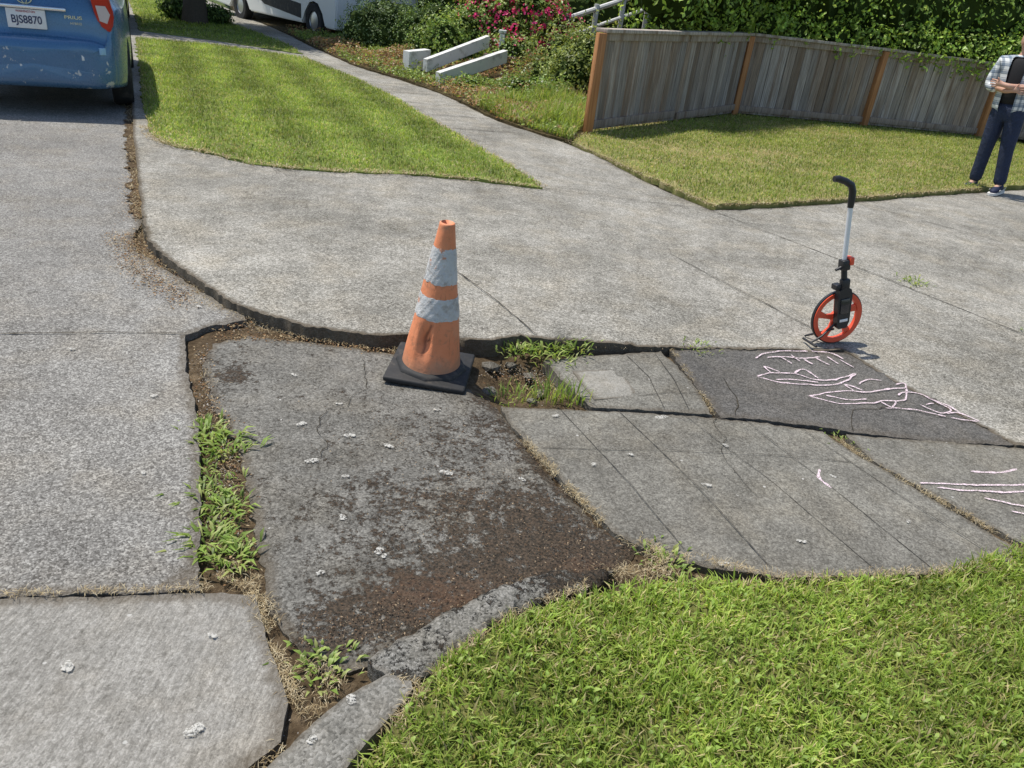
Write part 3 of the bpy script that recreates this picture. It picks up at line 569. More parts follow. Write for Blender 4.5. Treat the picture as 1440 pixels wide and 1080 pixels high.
shrub('shrub',[(-3.75,16.9,.40,.6,.55,.5),(-3.25,16.8,.42,.55,.5,.55),(-3.45,17.3,.5,.7,.6,.6)],8000,.05,[(.13,.20,.075),(.19,.27,.105),(.09,.14,.055)],'rounded dense grey-green shrub beside the path',lump=.25)
shrub('shrub',[(-2.75,16.6,.4,.45,.5,.5),(-2.4,16.9,.5,.5,.5,.6)],5000,.05,DG,'dark green low shrub beside the steps',lump=.25)
shrub('shrub',[(-1.95,15.0,.5,.42,.38,.48),(-1.55,15.4,.6,.48,.42,.55),(-2.3,15.3,.4,.35,.3,.4)],6000,.06,MG,'light green leafy shrub between the stair walls',lump=.3,core=.65)
shrub('rose_bush',[(-.95,15.6,.75,.65,.5,.65),(-.5,15.7,1.0,.65,.5,.75),(-1.25,15.9,1.15,.55,.5,.65),(-.1,15.6,.8,.5,.4,.55),(-.7,15.2,.5,.5,.4,.35)],11000,.078,MG,'rose bush covered in magenta pink blossoms',extra=((1.0,.08,.32),.62),lump=.3,core=.65)
shrub('shrub',[(.35,12.9,.4,.5,.45,.42),(.6,13.2,.6,.5,.4,.55),(-.1,13.3,.35,.4,.3,.3),(.2,13.6,.6,.5,.4,.5)],8000,.055,[(.24,.30,.08),(.35,.40,.12),(.16,.21,.06)],'yellow-green loose shrub beside the fence end',lump=.4,core=.55)
shrub('shrub',[(-.45,12.5,.2,.35,.3,.2),(.0,12.1,.2,.3,.3,.22),(-.75,14.6,.45,.5,.3,.35),(-1.25,12.75,.12,.25,.2,.14)],3200,.05,MG,'low leafy perennial clump on the bank',extra=((.65,.66,.58),.08),lump=.4,core=.5)
bk=[]
for i in range(16):
    x=-4.3+i*.72;bk.append((x,20.8+rr.uniform(-1,1)-.12*i,1.1,1.0,.9,1.3+rr.uniform(-.2,.5)));
bk+=[(-.5,22,2.6,1.6,1.4,1.6),(2.4,18.5,2.4,1.3,1.2,1.6),(-2.2,24,2.4,1.5,1.5,1.6),(.9,19.8,2.2,1.2,1.1,1.4)]
shrub('shrub_border',bk,24000,.11,DG,'tall dark evergreen shrub border behind the garden steps',lump=.25)
gp=cm((31,915),(-20,962),(-58,1010),(-156,1194),(-239,1298),(-331,1399),(-472,1633),(-604,1869),(-500,1950),(100,1500),(120,1250),(45,1010))
q=scat(gp,32000);zb=zbed(q[:,0],q[:,1]);hh=.11+.11*sn(q[:,0],q[:,1],.7,77);c=np.column_stack([q,zb+np.maximum(.02,hh)*rng.random(len(q))])
red=sn(q[:,0],q[:,1],.45,78)>-.05
cl=pal(len(q),[(.24,.33,.07),(.32,.41,.1),(.16,.22,.05)]);cl[red]=pal(red.sum(),[(.42,.24,.12),(.5,.31,.17),(.3,.23,.1),(.36,.38,.13),(.25,.14,.07)])
nr=rng.normal(size=(len(q),3))*.6+np.array([0,0,1]);nr/=np.linalg.norm(nr,axis=1)[:,None];V_=leafset(c,nr,rng.uniform(.025,.07,len(q)))
o=mesh_obj('ground_cover',V_.reshape(-1,3).tolist(),[(4*i,4*i+1,4*i+2,4*i+3) for i in range(len(q))],M_leaf,kind='stuff');setcol(o,np.repeat(cl,4,axis=0))
tg=cm((45,1000),(33,915),(-15,965),(-58,1015),(-100,1110),(20,1250),(110,1190))
n=11000;q=scat(tg,n);blades('tall_grass',q[:,0],q[:,1],zbed(q[:,0],q[:,1]),rng.uniform(.1,.3,n)*np.clip(.8+.6*sn(q[:,0],q[:,1],.8,6),.3,1.5),rng.uniform(.006,.013,n),rng.uniform(.2,1.1,n),pal(n,[(.28,.40,.07),(.38,.48,.11),(.2,.29,.055),(.48,.45,.22)]),M_blade,kind='stuff')
te=empty('tree',(-7.87,18.23,0),'verge tree with dark trunk shading the grass strip','tree')
pb=PB();pb.tube([(0,0,-.1),(0,0,.1),(.02,0,.5),(0,.05,1.6),(.1,.05,3.0),(.1,.1,4.5)],[.36,.28,.23,.2,.17,.1],14)
for a_ in range(6):
    an=a_*1.05;pb.tube([(.05,.05,1.9+.25*a_),(math.cos(an)*.9,math.sin(an)*.9,3.1+.2*a_),(math.cos(an)*2,math.sin(an)*2,4.1+.2*a_)],[.1,.07,.03],8)
pb.done('trunk',M_bark,te)
foliage('crown',[(math.cos(i*1.3)*1.6,math.sin(i*1.3)*1.6,3.9+.55*(i%4),1.5,1.5,1.1) for i in range(9)]+[(0,0,5.8,1.8,1.8,1.3)],16000,.16,DG,M_core,M_leaf,parent=te,core=.7,lump=.3)
foliage('ivy_shrub',[(-8.3,18.6,.3,.5,.5,.35),(-7.6,18.7,.2,.35,.4,.25)],2500,.07,DG,M_core,M_leaf,label='low dark shrub at the foot of the verge tree',category='shrub')
# ------------------------------------------------------------ steps / walls
M_white=plain('white_paint',(.66,.66,.63),.7,var=.1,dirt=(.34,.33,.29),dscale=5)
def cheek(pts,th_,name='stair_wall',lab='',drop=9):
    pb=PB();A=[Vector(p) for p in pts];bm=pb.bm;L=[];R=[];n=len(A)
    for i in range(n):
        d=(A[min(i+1,n-1)]-A[max(i-1,0)]);d.z=0;d.normalize();nn=Vector((-d.y,d.x,0))*th_/2;zb=max(0,A[i].z-drop)
        L.append((bm.verts.new((A[i].x+nn.x,A[i].y+nn.y,zb)),bm.verts.new(A[i]+nn)));R.append((bm.verts.new((A[i].x-nn.x,A[i].y-nn.y,zb)),bm.verts.new(A[i]-nn)))
    for i in range(n-1):
        bm.faces.new((L[i][0],L[i+1][0],L[i+1][1],L[i][1]));bm.faces.new((R[i][0],R[i+1][0],R[i+1][1],R[i][1]));bm.faces.new((L[i][1],L[i+1][1],R[i+1][1],R[i][1]))
        bm.faces.new((L[i][0],L[i+1][0],R[i+1][0],R[i][0]))
    for i in (0,n-1): bm.faces.new((L[i][0],L[i][1],R[i][1],R[i][0]))
    return pb.done(name,M_white,None,False,label=lab,category='wall')
cheek([(-1.72,12.7,.25),(-.78,13.8,.60)],.11,lab='sloping white painted stair side wall',drop=.19)
cheek([(-2.42,13.8,.40),(-2.12,14.15,.44)],.16,lab='low white painted wall block beside the steps')
cheek([(-2.05,13.5,.34),(-1.15,14.6,.74)],.10,lab='sloping white painted stair side wall',drop=.19)
pb=PB()
for i in range(5): pb.box((-1.75+.22*i,13.35+.26*i,.05+.03*i+.06*i/2),(.55,.34,.12+.06*i),.01,Matrix.Rotation(.85,3,'Z'))
pb.done('garden_steps',M_tile,None,False,kind='structure')
re_=empty('railing',(.2,15.9,.5),'white painted wooden stair railing climbing the bank','railing')
PB().tube([(0,0,.62),(1.6,1.5,1.25)],.045,8).done('handrail',M_white,re_);PB().tube([(0,0,.3),(1.6,1.5,.93)],.035,8).done('lower_rail',M_white,re_)
for i in range(4): PB().box((.53*i,.5*i,.3+.21*i-.05),(.09,.09,.9),.008).done('railing_post',M_white,re_)
pb=PB();pb.box((-.9,14.6,.45),(.09,.09,.7),.01);pb.box((-.9,14.6,.83),(.13,.13,.05),.01);pb.done('stair_post',M_white,None,label='short white post beside the garden steps',category='post')
# ------------------------------------------------------------ traffic cone
M_org=NT('cone_orange');o_=M_org.obj();c=M_org.mix(M_org.noise(9,6,.7,vec=o_),(.66,.19,.075),(.85,.34,.17))
c=M_org.mix(M_org.math('MULTIPLY',M_org.ss(M_org.noise(22,8,.75,vec=o_),.52,.68),.7),c,(.38,.18,.10));c=M_org.mix(M_org.math('MULTIPLY',M_org.ss(M_org.noise(5,6,.7,vec=o_),.5,.72),.55),c,(.5,.33,.22))
c=M_org.mix(M_org.math('MULTIPLY',M_org.ss(M_org.noise(1,5,.8,vec=M_org.scl(o_,(60,60,9))),.56,.66),.4),c,(.24,.11,.06))
zc=M_org.n('SeparateXYZ',{0:o_}).outputs[2];c=M_org.mix(M_org.math('MULTIPLY',M_org.ss(M_org.math('ADD',zc,M_org.math('MULTIPLY_ADD',M_org.noise(18,5,vec=o_),.16,-.08)),.14,.04),.6),c,(.36,.22,.14))
c=M_org.mix(M_org.math('MULTIPLY',M_org.attr('tear_shade'),.8),c,(.12,.045,.025));M_org.bump(M_org.noise(14,4,vec=o_),.45,.012);M_org=M_org.fin(c,.6,spec=.35)  # tear and dent crease, their shading painted dark into the orange
s=NT('reflective_collar_white');o_=s.obj();c=s.mix(s.noise(12,6,.7,vec=o_),(.42,.42,.41),(.72,.72,.70));c=s.mix(s.math('MULTIPLY',s.ss(s.noise(16,8,.75,vec=o_),.48,.66),.8),c,(.32,.29,.26))
c=s.mix(s.ss(s.noise(9,6,.75,vec=o_),.59,.62),c,(.6,.29,.18));s.bump(s.noise(45,5,.7,vec=o_,dist=1.5),.9,.006);M_col=s.fin(c,.5,spec=.5)
M_blk=plain('black_rubber',(.022,.022,.022),.7,var=.4,scale=30,bump=.3,dirt=(.07,.06,.05),dscale=12)
ce=empty('traffic_cone',(-.385,3.15,-.018),'scuffed orange traffic cone with two white reflective collars','traffic cone')
ce.matrix_world=Matrix.Translation((-.380,3.15,-.010))@Matrix.Rotation(math.radians(2.6),4,'Y')@Matrix.Rotation(math.radians(1.5),4,'X')@Matrix.Rotation(-.03,4,'Z')
PB().box((0,0,.013),(.365,.365,.026),.010,seg=3).done('base',M_blk,ce)
pb=PB();pb.lathe([(.0,.026),(.165,.026),(.16,.038),(.145,.046),(.0,.047)],8);pb.done('base_boss',M_blk,ce)
bm=bmesh.new();NS=120;NZ=100;H=.70;rings=[]
def cr(z): return .033+(.133-.033)*(1-(z-.03)/(H-.03))
def dent(a,z): return 1+.02*math.sin(2*a+z*6)+.012*math.sin(3*a-z*17)-.26*math.exp(-((a-4.47)/.25)**2-((z-.19)/.06)**2)+.07*math.exp(-((a-4.80)/.13)**2-((z-.21)/.08)**2)+.05*math.exp(-((a-4.14)/.13)**2-((z-.17)/.07)**2)
ly=bm.verts.layers.float.new('tear_shade')
tl=[(crom([(4.66,.265),(4.55,.235),(4.42,.21),(4.38,.185),(4.45,.15),(4.42,.12)],5),.012),(crom([(4.40,.19),(4.5,.182),(4.64,.195)],5),.009)]
for j in range(NZ+1):
    z=.042+(H-.042)*j/NZ;ring=[]
    for k in range(NS):
        a=2*PI*k/NS;r=cr(z)*dent(a,z);v=bm.verts.new((r*math.cos(a),r*math.sin(a),z));best=0
        if 3.6<a<5.3 and .06<z<.32:
            for t,wd in tl:
                dd=9
                for i in range(len(t)-1):
                    p0=np.array([t[i][0]*.11,t[i][1]]);p1=np.array([t[i+1][0]*.11,t[i+1][1]]);q_=np.array([a*.11,z]);ab=p1-p0;tt=min(1,max(0,(q_-p0)@ab/(ab@ab+1e-12)));dd=min(dd,np.linalg.norm(q_-p0-tt*ab))
                best=max(best,max(0,1-dd/wd)**1.1)
        v[ly]=best;ring.append(v)
    rings.append(ring)
for j in range(NZ):
    for k in range(NS): bm.faces.new((rings[j][k],rings[j][(k+1)%NS],rings[j+1][(k+1)%NS],rings[j+1][k]))
top=[bm.verts.new((v.co.x*.8,v.co.y*.8,v.co.z+.004)) for v in rings[-1]];inn=[bm.verts.new((v.co.x*.75,v.co.y*.75,v.co.z-.06)) for v in rings[-1]]
for k in range(NS):
    bm.faces.new((rings[-1][k],rings[-1][(k+1)%NS],top[(k+1)%NS],top[k]));bm.faces.new((top[k],top[(k+1)%NS],inn[(k+1)%NS],inn[k]))
ft=[bm.verts.new((v.co.x*1.1,v.co.y*1.1,.034)) for v in rings[0]]
for k in range(NS): bm.faces.new((ft[k],ft[(k+1)%NS],rings[0][(k+1)%NS],rings[0][k]))
me=bpy.data.meshes.new('body');bm.to_mesh(me);bm.free();me.materials.append(M_org);me.polygons.foreach_set('use_smooth',[True]*len(me.polygons));link(bpy.data.objects.new('body',me),ce)
for z0,z1 in ((.285,.385),(.445,.60)):
    bm=bmesh.new();rg=[];nz=14
    for j in range(nz+1):
        ring=[]
        for k in range(NS):
            a=2*PI*k/NS;zl=z0+.002*math.sin(a*5)+.0015*math.sin(a*11);zu=z1+.0015*math.sin(a*7+1)+.001*math.sin(a*13);z=zl+(zu-zl)*j/nz;r=cr(z)*dent(a,z)+(.002 if 0<j<nz else .0006)+.0009*math.sin(a*9+z*80)+.0006*math.sin(a*17-z*130)
            ring.append(bm.verts.new((r*math.cos(a),r*math.sin(a),z)))
        rg.append(ring)
    for j in range(nz):
        for k in range(NS): bm.faces.new((rg[j][k],rg[j][(k+1)%NS],rg[j+1][(k+1)%NS],rg[j+1][k]))
    me=bpy.data.meshes.new('reflective_collar');bm.to_mesh(me);bm.free();me.materials.append(M_col);me.polygons.foreach_set('use_smooth',[True]*len(me.polygons));link(bpy.data.objects.new('reflective_collar',me),ce)
# ------------------------------------------------------------ measuring wheel
we=empty('measuring_wheel',(1.765,4.02,.028),'orange-red measuring wheel with black handle standing on the driveway','measuring wheel')
we.matrix_world=Matrix.Translation((1.755,4.02,.025))@Matrix.Rotation(math.radians(-12.0),4,'Y')@Matrix.Rotation(.30,4,'Z')@Matrix.Scale(.965,4)
M_red=plain('wheel_red',(.80,.10,.04),.4,var=.06,spec=.5);M_bp=plain('black_plastic',(.018,.018,.02),.45,spec=.5,var=.2);M_al=plain('tube_aluminium',(.78,.79,.8),.35,metal=.15,var=.04)
Y=Matrix.Rotation(-PI/2,4,'X')
wh=bpy.data.objects.new('wheel',None);wh.location=(0,0,.158);link(wh,we)
PB().lathe([(.151,-.010),(.158,-.008),(.158,.008),(.151,.010)],64,Y,True).done('tyre',M_bp,wh)
pb=PB();pb.lathe([(.125,-.013),(.151,-.015),(.151,.015),(.125,.013)],64,Y,True)
for k in range(5):
    a=2*PI*k/5+.3;ca,sa=math.cos(a),math.sin(a);t=Vector((-sa,0,ca));r_=Vector((ca,0,sa));n_=Vector((0,1,0))
    vs=[]
    for rr_,wd,cv in ((.02,.018,0),(.07,.012,.008),(.130,.022,0)):
        for yy in (-.008,.008):
            for sg in (-1,1): vs.append(pb.bm.verts.new(r_*rr_+t*(sg*wd+cv)+n_*yy))
    for b in (0,4):
        q=vs[b:b+8]
        for f in ((0,1,5,4),(2,3,7,6),(0,2,6,4),(1,3,7,5)): pb.bm.faces.new([q[i] for i in f])
pb.lathe([(.0,-.016),(.035,-.016),(.035,.016),(.0,.016)],24,Y);pb.done('rim',M_red,wh)
pb=PB();pb.prism([(-.032,.13),(-.02,.105),(.03,.105),(.045,.14),(.05,.30),(.04,.335),(.0,.35),(-.03,.335),(-.038,.30)],'y',-.055,-.018)
pb.box((.005,-.037,.36),(.05,.034,.07),.006);pb.tube([(.005,-.03,.38),(.0,-.02,.5)],[.017,.015],12);pb.box((-.03,-.02,.352),(.04,.05,.03),.004)
pb.done('housing',M_bp,we)
PB().box((.006,-.058,.24),(.055,.004,.09),.003).done('counter_window',plain('dark_glass',(.03,.03,.035),.15,spec=.6),we)
pb=PB();pb.box((.006,-.0575,.155),(.05,.003,.016),.001);pb.done('maker_badge',M_al,we)
pb=PB();pb.box((.0,-.025,.475),(.05,.05,.06),.008);pb.tube([(0,-.03,.47),(-.055,-.03,.455)],[.01,.008],8);pb.done('fold_joint',M_bp,we)
pb=PB();pb.box((.028,-.03,.495),(.026,.05,.045),.006);pb.done('locking_lever',M_red,we)
PB().tube([(-.0,-.02,.49),(.014,-.01,.80)],.0135,16).done('tube',M_al,we)
PB().tube([(.013,-.01,.785),(.017,-.01,.83),(.018,-.01,.87),(.006,-.01,.905),(-.03,-.01,.93),(-.075,-.01,.95),(-.1,-.01,.953)],[.016,.019,.019,.019,.018,.018,.015],16).done('handle',M_bp,we)
PB().tube([(-.03,-.03,.13),(-.12,-.05,.08),(-.19,-.05,.055)],.006,8).tube([(-.19,-.11,.055),(-.19,.02,.055)],.007,8).tube([(-.03,-.03,.10),(-.14,.08,.036)],.006,8).done('stand',M_bp,we)
# ------------------------------------------------------------ car
def paint(name,col,scuff=True):
    s=NT(name);o_=s.obj();c=s.mix(s.noise(3,3,vec=o_),tuple(x*.92 for x in col),tuple(x*1.08 for x in col))
    z=s.n('SeparateXYZ',{0:o_}).outputs
    if scuff:
        k=s.math('MULTIPLY',s.ss(s.noise(7,7,.72,vec=o_),.605,.62),s.math('MULTIPLY',s.math('LESS_THAN',z[1],.2),s.math('LESS_THAN',z[2],.60)));c=s.mix(k,c,(.55,.55,.55))
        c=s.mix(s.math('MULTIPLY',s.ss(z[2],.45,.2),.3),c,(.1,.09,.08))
    s.fin(c,s.math('MULTIPLY_ADD',s.noise(40,4,vec=o_),.12,.22),.15,.5);s.b.inputs['Coat Weight'].default_value=.5;s.b.inputs['Coat Roughness'].default_value=.1;return s.m
M_glass=NT('car_glass').fin((.015,.018,.02),.06,spec=.7);M_tire=plain('tyre_rubber',(.02,.02,.02),.85,var=.3,dirt=(.06,.055,.05),dscale=9);M_rim=plain('alloy',(.45,.46,.47),.35,metal=.8)
M_tl=NT('tail_lamp_red').fin((.5,.02,.015),.12,spec=.7);M_tlc=NT('tail_lamp_clear').fin((.6,.5,.5),.12,spec=.7);M_plate=plain('plate_white',(.72,.73,.74),.45);M_ink=plain('plate_ink',(.03,.04,.1),.5);M_chr=plain('chrome',(.75,.76,.78),.18,metal=.95,var=.03)
def make_car(loc,heading,col,label,detail=True):
    e=empty('parked_car',loc,label,'car',rot=heading);e.scale=(.93,1,1)
    st=[(0,.50,.34,.47,.46,.60),(.02,.60,.29,.54,.57,.655),(.06,.685,.26,.60,.65,.69),(.11,.73,.26,.70,.67,.72),(.13,.735,.26,.78,.67,.9),(.18,.765,.25,.90,.67,1.04),(.28,.80,.24,.96,.66,1.17),(.5,.84,.22,.96,.65,1.28),(.9,.86,.2,.95,.62,1.42),(1.6,.8625,.2,.93,.62,1.49),(2.3,.8625,.2,.92,.61,1.47),(2.9,.86,.2,.92,.66,1.26),(3.35,.85,.2,.90,.72,1.0),(3.9,.83,.2,.80,.70,.87),(4.25,.76,.22,.62,.62,.70),(4.42,.6,.3,.46,.5,.54)]
    S_=crom(st,4);rings=[]
    for y,w_,zb,bt,wt,zt in S_:
        p=[(0,zb),(w_*.5,zb),(w_*.9,zb+.005),(w_*.985,zb+.07),(w_,zb+(bt-zb)*.5),(w_*.985,bt-.05),(w_*.95,bt+.015),(wt+(w_*.95-wt)*.45,bt+(zt-bt)*.5),(wt,zt-.05),(wt*.8,zt-.012),(wt*.4,zt),(0,zt+.003)]
        h=crom(p,3);rings.append(np.array([(x,y-.05*max(0,1-(x/max(w_,.1))**2)*(1 if y<.3 else 0),z) for x,z in h]+[(-x,y-.05*max(0,1-(x/max(w_,.1))**2)*(1 if y<.3 else 0),z) for x,z in h[::-1][1:-1]]))
    R=np.array(rings);nr,nc=R.shape[:2]
    verts=R.reshape(-1,3).tolist();F=[(i*nc+k,i*nc+(k+1)%nc,(i+1)*nc+(k+1)%nc,(i+1)*nc+k) for i in range(nr-1) for k in range(nc)]
    for i in (0,nr-1):
        c_=R[i].mean(0);verts.append(tuple(c_+np.array([0,-.02 if i==0 else .012,0])));b=len(verts)-1
        F+=[(i*nc+k,i*nc+(k+1)%nc,b) for k in range(nc)]
    me=bpy.data.meshes.new('body');me.from_pydata(verts,[],F);bm=bmesh.new();bm.from_mesh(me);bmesh.ops.recalc_face_normals(bm,faces=bm.faces[:]);bm.to_mesh(me);bm.free()
    ob=bpy.data.objects.new('body',me);COL.objects.link(ob)
    cut=PB()
    for yy in (.82,3.52):
        for sx in (-1,1): cut.tube([(sx*.60,yy,.30),(sx*1.1,yy,.30)],.355,32)
    cu=cut.done('cutter',M_tire)
    md=ob.modifiers.new('b','BOOLEAN');md.operation='DIFFERENCE';md.object=cu;md.solver='EXACT'
    dg=bpy.context.evaluated_depsgraph_get();dg.update();m2=bpy.data.meshes.new_from_object(ob.evaluated_get(dg));bpy.data.objects.remove(ob);bpy.data.objects.remove(cu)
    m2.name='body';m2.materials.clear();m2.materials.append(paint('car_paint',col,detail));m2.polygons.foreach_set('use_smooth',[True]*len(m2.polygons));m2.set_sharp_from_angle(angle=math.radians(35))
    link(bpy.data.objects.new('body',m2),e)
    def patch(name,i0,i1,k0,k1,mat,off=.006,mirror=False,**kw):
        v=[];f=[]
        for i in range(i0,i1+1):
            for k in range(k0,k1+1):
                p=R[i][k%nc].copy();i_a=R[min(i+1,nr-1)][k%nc]-R[max(i-1,0)][k%nc];k_a=R[i][(k+1)%nc]-R[i][(k-1)%nc];n_=np.cross(k_a,i_a);n_/=np.linalg.norm(n_)+1e-9
                if n_@(p-np.array([0,2.2,.7]))<0: n_=-n_
                p=p+n_*off
                if mirror: p[0]=-p[0]
                v.append(tuple(p))
        m_=k1-k0+1
        for i in range(i1-i0):
            for k in range(m_-1): f.append((i*m_+k,i*m_+k+1,(i+1)*m_+k+1,(i+1)*m_+k))
        return mesh_obj(name,v,f,mat,e,True,**kw)
    for mi_ in (False,True):
        patch('window',34,39,19,23,M_glass,mirror=mi_);patch('window',40,47,19,23,M_glass,mirror=mi_)
        patch('headlight',54,58,15,20,M_tlc,.01,mirror=mi_)
        sx=-1 if mi_ else 1
        pb=PB();pb.prism([(sx*.545,1.18),(sx*.59,.94),(sx*.63,.80),(sx*.70,.755),(sx*.745,.80),(sx*.77,.92),(sx*.735,1.06),(sx*.65,1.20)],'y',.098,.34)
        bmesh.ops.bevel(pb.bm,geom=pb.bm.edges[:],offset=.018,segments=2,affect='EDGES');pb.done('tail_light',M_tl,e)
        pb=PB();pb.prism([(sx*.61,.99),(sx*.635,.86),(sx*.70,.84),(sx*.735,.92),(sx*.70,.99)],'y',.088,.12);pb.done('reversing_light',M_tlc,e)
    patch('rear_window',25,32,25,41,M_glass);patch('rear_quarter_glass',21,23,27,39,M_glass);patch('windshield',43,48,25,41,M_glass)
    for yy in (.82,3.52):
        for sx in (-1,1):
            wq=bpy.data.objects.new('wheel',None);wq.location=(sx*.755,yy,.305);link(wq,e);X=Matrix.Rotation(PI/2*sx,4,'Y')
            PB().lathe([(.2,-.10),(.285,-.105),(.305,-.08),(.308,0),(.305,.08),(.285,.105),(.2,.10)],40,X,True).done('tyre',M_tire,wq)
            pb=PB();pb.lathe([(.0,.05),(.05,.06),(.12,.05),(.19,.075),(.203,.085),(.203,-.08),(.15,-.08),(.0,-.05)],40,X);pb.done('rim',M_rim,wq)
    if detail:
        R90=Matrix.Rotation(PI/2,4,'X')
        PB().box((0,.055,.835),(.33,.04,.16),.004).done('licence_plate',M_plate,e)
        text_mesh('plate_number','BJS8870',.088,M_ink,e,Matrix.Translation((0,.0325,.825))@R90@Matrix.Diagonal((.91,1.05,1,1)),bold=.001)
        text_mesh('plate_state','WASHINGTON',.024,plain('plate_red',(.4,.03,.05),.5),e,Matrix.Translation((0,.0325,.895))@R90)
        ey=.085
        pb=PB();pb.lathe([(.046,-.004),(.054,-.004),(.054,.004),(.046,.004)],40,Matrix.Translation((0,ey,1.0))@R90@Matrix.Diagonal((1.25,.85,1,1)),True);pb.lathe([(.021,-.004),(.027,-.004),(.027,.004),(.021,.004)],30,Matrix.Translation((0,ey,.995))@R90@Matrix.Diagonal((.9,1.5,1,1)),True);pb.lathe([(.021,-.004),(.027,-.004),(.027,.004),(.021,.004)],30,Matrix.Translation((0,ey-.001,1.02))@R90@Matrix.Diagonal((1.5,.75,1,1)),True);pb.done('emblem',M_chr,e)
        text_mesh('model_badge','PRIUS',.05,M_chr,e,Matrix.Translation((.40,.088,.87))@Matrix.Rotation(.06,4,'Z')@R90@Matrix.Diagonal((1.25,.8,1,1)),.004,bold=.001)
        text_mesh('hybrid_badge','HYBRID',.03,M_chr,e,Matrix.Translation((.42,.088,.82))@Matrix.Rotation(.06,4,'Z')@R90,.004)
        PB().box((0,.05,.935),(.7,.07,.03),.01).done('hatch_trim',M_chr,e)
        PB().box((.47,.012,.54),(.08,.03,.05),.002,Matrix.Rotation(.25,3,'Z')).done('bumper_sticker',M_plate,e)
        PB().box((.62,.045,.60),(.06,.05,.06),.002,Matrix.Rotation(.55,3,'Z')).done('blue_sticker',plain('sticker_blue',(.3,.5,.7),.5),e)
    PB().box((0,.15,1.19),(1.1,.12,.03),.012).done('rear_spoiler',paint('spoiler_paint',col,False),e)
    return e
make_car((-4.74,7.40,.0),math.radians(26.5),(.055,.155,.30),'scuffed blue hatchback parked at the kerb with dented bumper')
make_car((-8.3,14.4,.0),math.radians(26.5),(.02,.02,.022),'black hatchback parked further along the kerb',False)
# ------------------------------------------------------------ motorhome
rv=empty('motorhome',(-4.62,19.5,0),'white motorhome with black swoosh parked on a driveway','motorhome',rot=math.radians(136))
M_rvw=plain('rv_white',(.75,.75,.73),.35,var=.03,spec=.5)
pb=PB();pb.prism([(-.9,.27),(-.95,.7),(-.9,1.05),(-.35,1.25),(.25,1.95),(.1,2.2),(.1,2.75),(.5,2.9),(5.4,2.9),(5.4,.35),(4.2,.27),(4.05,.45),(3.85,.72),(3.6,.79),(3.35,.72),(3.15,.45),(3.1,.27),(.5,.27),(.4,.55),(.2,.75),(0,.79),(-.2,.75),(-.4,.55),(-.45,.27)],'y',-1.1,1.1);bmesh.ops.bevel(pb.bm,geom=pb.bm.edges[:],offset=.03,segments=2,affect='EDGES');pb.done('body',M_rvw,rv)
for sy in (-1,1):
    y0=sy*1.104
    pb=PB();pb.prism([(.55,.66),(2.3,.78),(3.0,.92),(4.6,1.3),(5.3,1.8),(5.3,1.3),(4.5,.86),(3.1,.86),(2.3,.50),(.55,.36)],'y',y0-.003,y0+.003);pb.done('swoosh_stripe',M_blk,rv,False)
    PB().box((1.8,y0,.98),(1.9,.01,.05),.003).done('side_moulding',M_blk,rv)
    PB().box((.75,y0,1.62),(.8,.012,.5),.03).done('cab_window',M_glass,rv);PB().box((2.6,y0,1.75),(1.0,.012,.55),.03).done('window',M_glass,rv);PB().box((4.4,y0,1.75),(.8,.012,.5),.03).done('window',M_glass,rv)
    for xx in (0.0,3.6):
        wq=bpy.data.objects.new('wheel',None);wq.location=(xx,sy*1.0,.36);link(wq,rv)
        PB().lathe([(.2,-.11),(.33,-.115),(.36,-.08),(.36,.08),(.33,.115),(.2,.11)],32,Matrix.Rotation(PI/2*sy,4,'X'),True).done('tyre',M_tire,wq);PB().lathe([(0,-.1),(.08,-.1),(.19,-.08),(.21,-.1),(.21,.08),(0,.08)],32,Matrix.Rotation(PI/2*sy,4,'X')).done('rim',M_rim,wq)
PB().box((-.1,0,1.65),(.03,1.7,.6),.03,Matrix.Rotation(math.radians(-48),3,'Y')).done('windshield',M_glass,rv)
# ------------------------------------------------------------ person
pe=empty('person',(5.26,9.42,.05),'person in plaid shirt and dark jeans standing with folded arms','person')
pe.matrix_world=Matrix.Translation((5.25,9.42,.03))@Matrix.Rotation(math.radians(-4.5),4,'Y')@Matrix.Rotation(math.radians(-48),4,'Z')
M_skin=NT('skin');M_skin.b.inputs['Subsurface Weight'].default_value=.1;M_skin=M_skin.fin((.5,.3,.22),.5)
Vb=[(0,0,.95),(0,.0,1.1),(0,.01,1.28),(0,.02,1.42),(0,.015,1.5),(0,-.005,1.57),(0,-.015,1.64),(0,0,1.71)]
Eb=[(i,i+1) for i in range(7)];Rb=[.10,(.10,.075),(.11,.075),(.09,.06),.05,.062,(.078,.09),(.07,.08)]
def chain(frm,pts,rs):
    i=frm
    for p,r in zip(pts,rs): Vb.append(p);Rb.append(r);Eb.append((i,len(Vb)-1));i=len(Vb)-1
    return i
for sx in (-1,1): chain(0,[(sx*.10,0,.88),(sx*.125,-.01,.5),(sx*.14,.01,.10),(sx*.145,-.10,.045)],[.07,.05,.038,.033])
h1=chain(3,[(.18,.01,1.40),(.25,-.03,1.16),(.02,-.235,1.17),(-.09,-.245,1.19)],[.045,.038,.03,.026])
h2=chain(3,[(-.18,.01,1.40),(-.25,-.03,1.15),(-.02,-.20,1.12),(.09,-.21,1.14)],[.045,.038,.03,.026])
for h,sx in ((h1,-1),(h2,1)):
    bx,by,bz=Vb[h]
    for k in range(4):
        dz=.032-.021*k;l=[.075,.085,.08,.062][k];chain(h,[(bx+sx*.03,by,bz+dz),(bx+sx*(.03+l*.5),by+.005,bz+dz*1.1),(bx+sx*(.03+l*.9),by+.035,bz+dz*1.1)],[.009,.009,.008])
    chain(h,[(bx,by-.012,bz+.03),(bx+sx*.02,by-.02,bz+.065)],[.010,.009])
chain(6,[(0,-.105,1.625)],[.012])
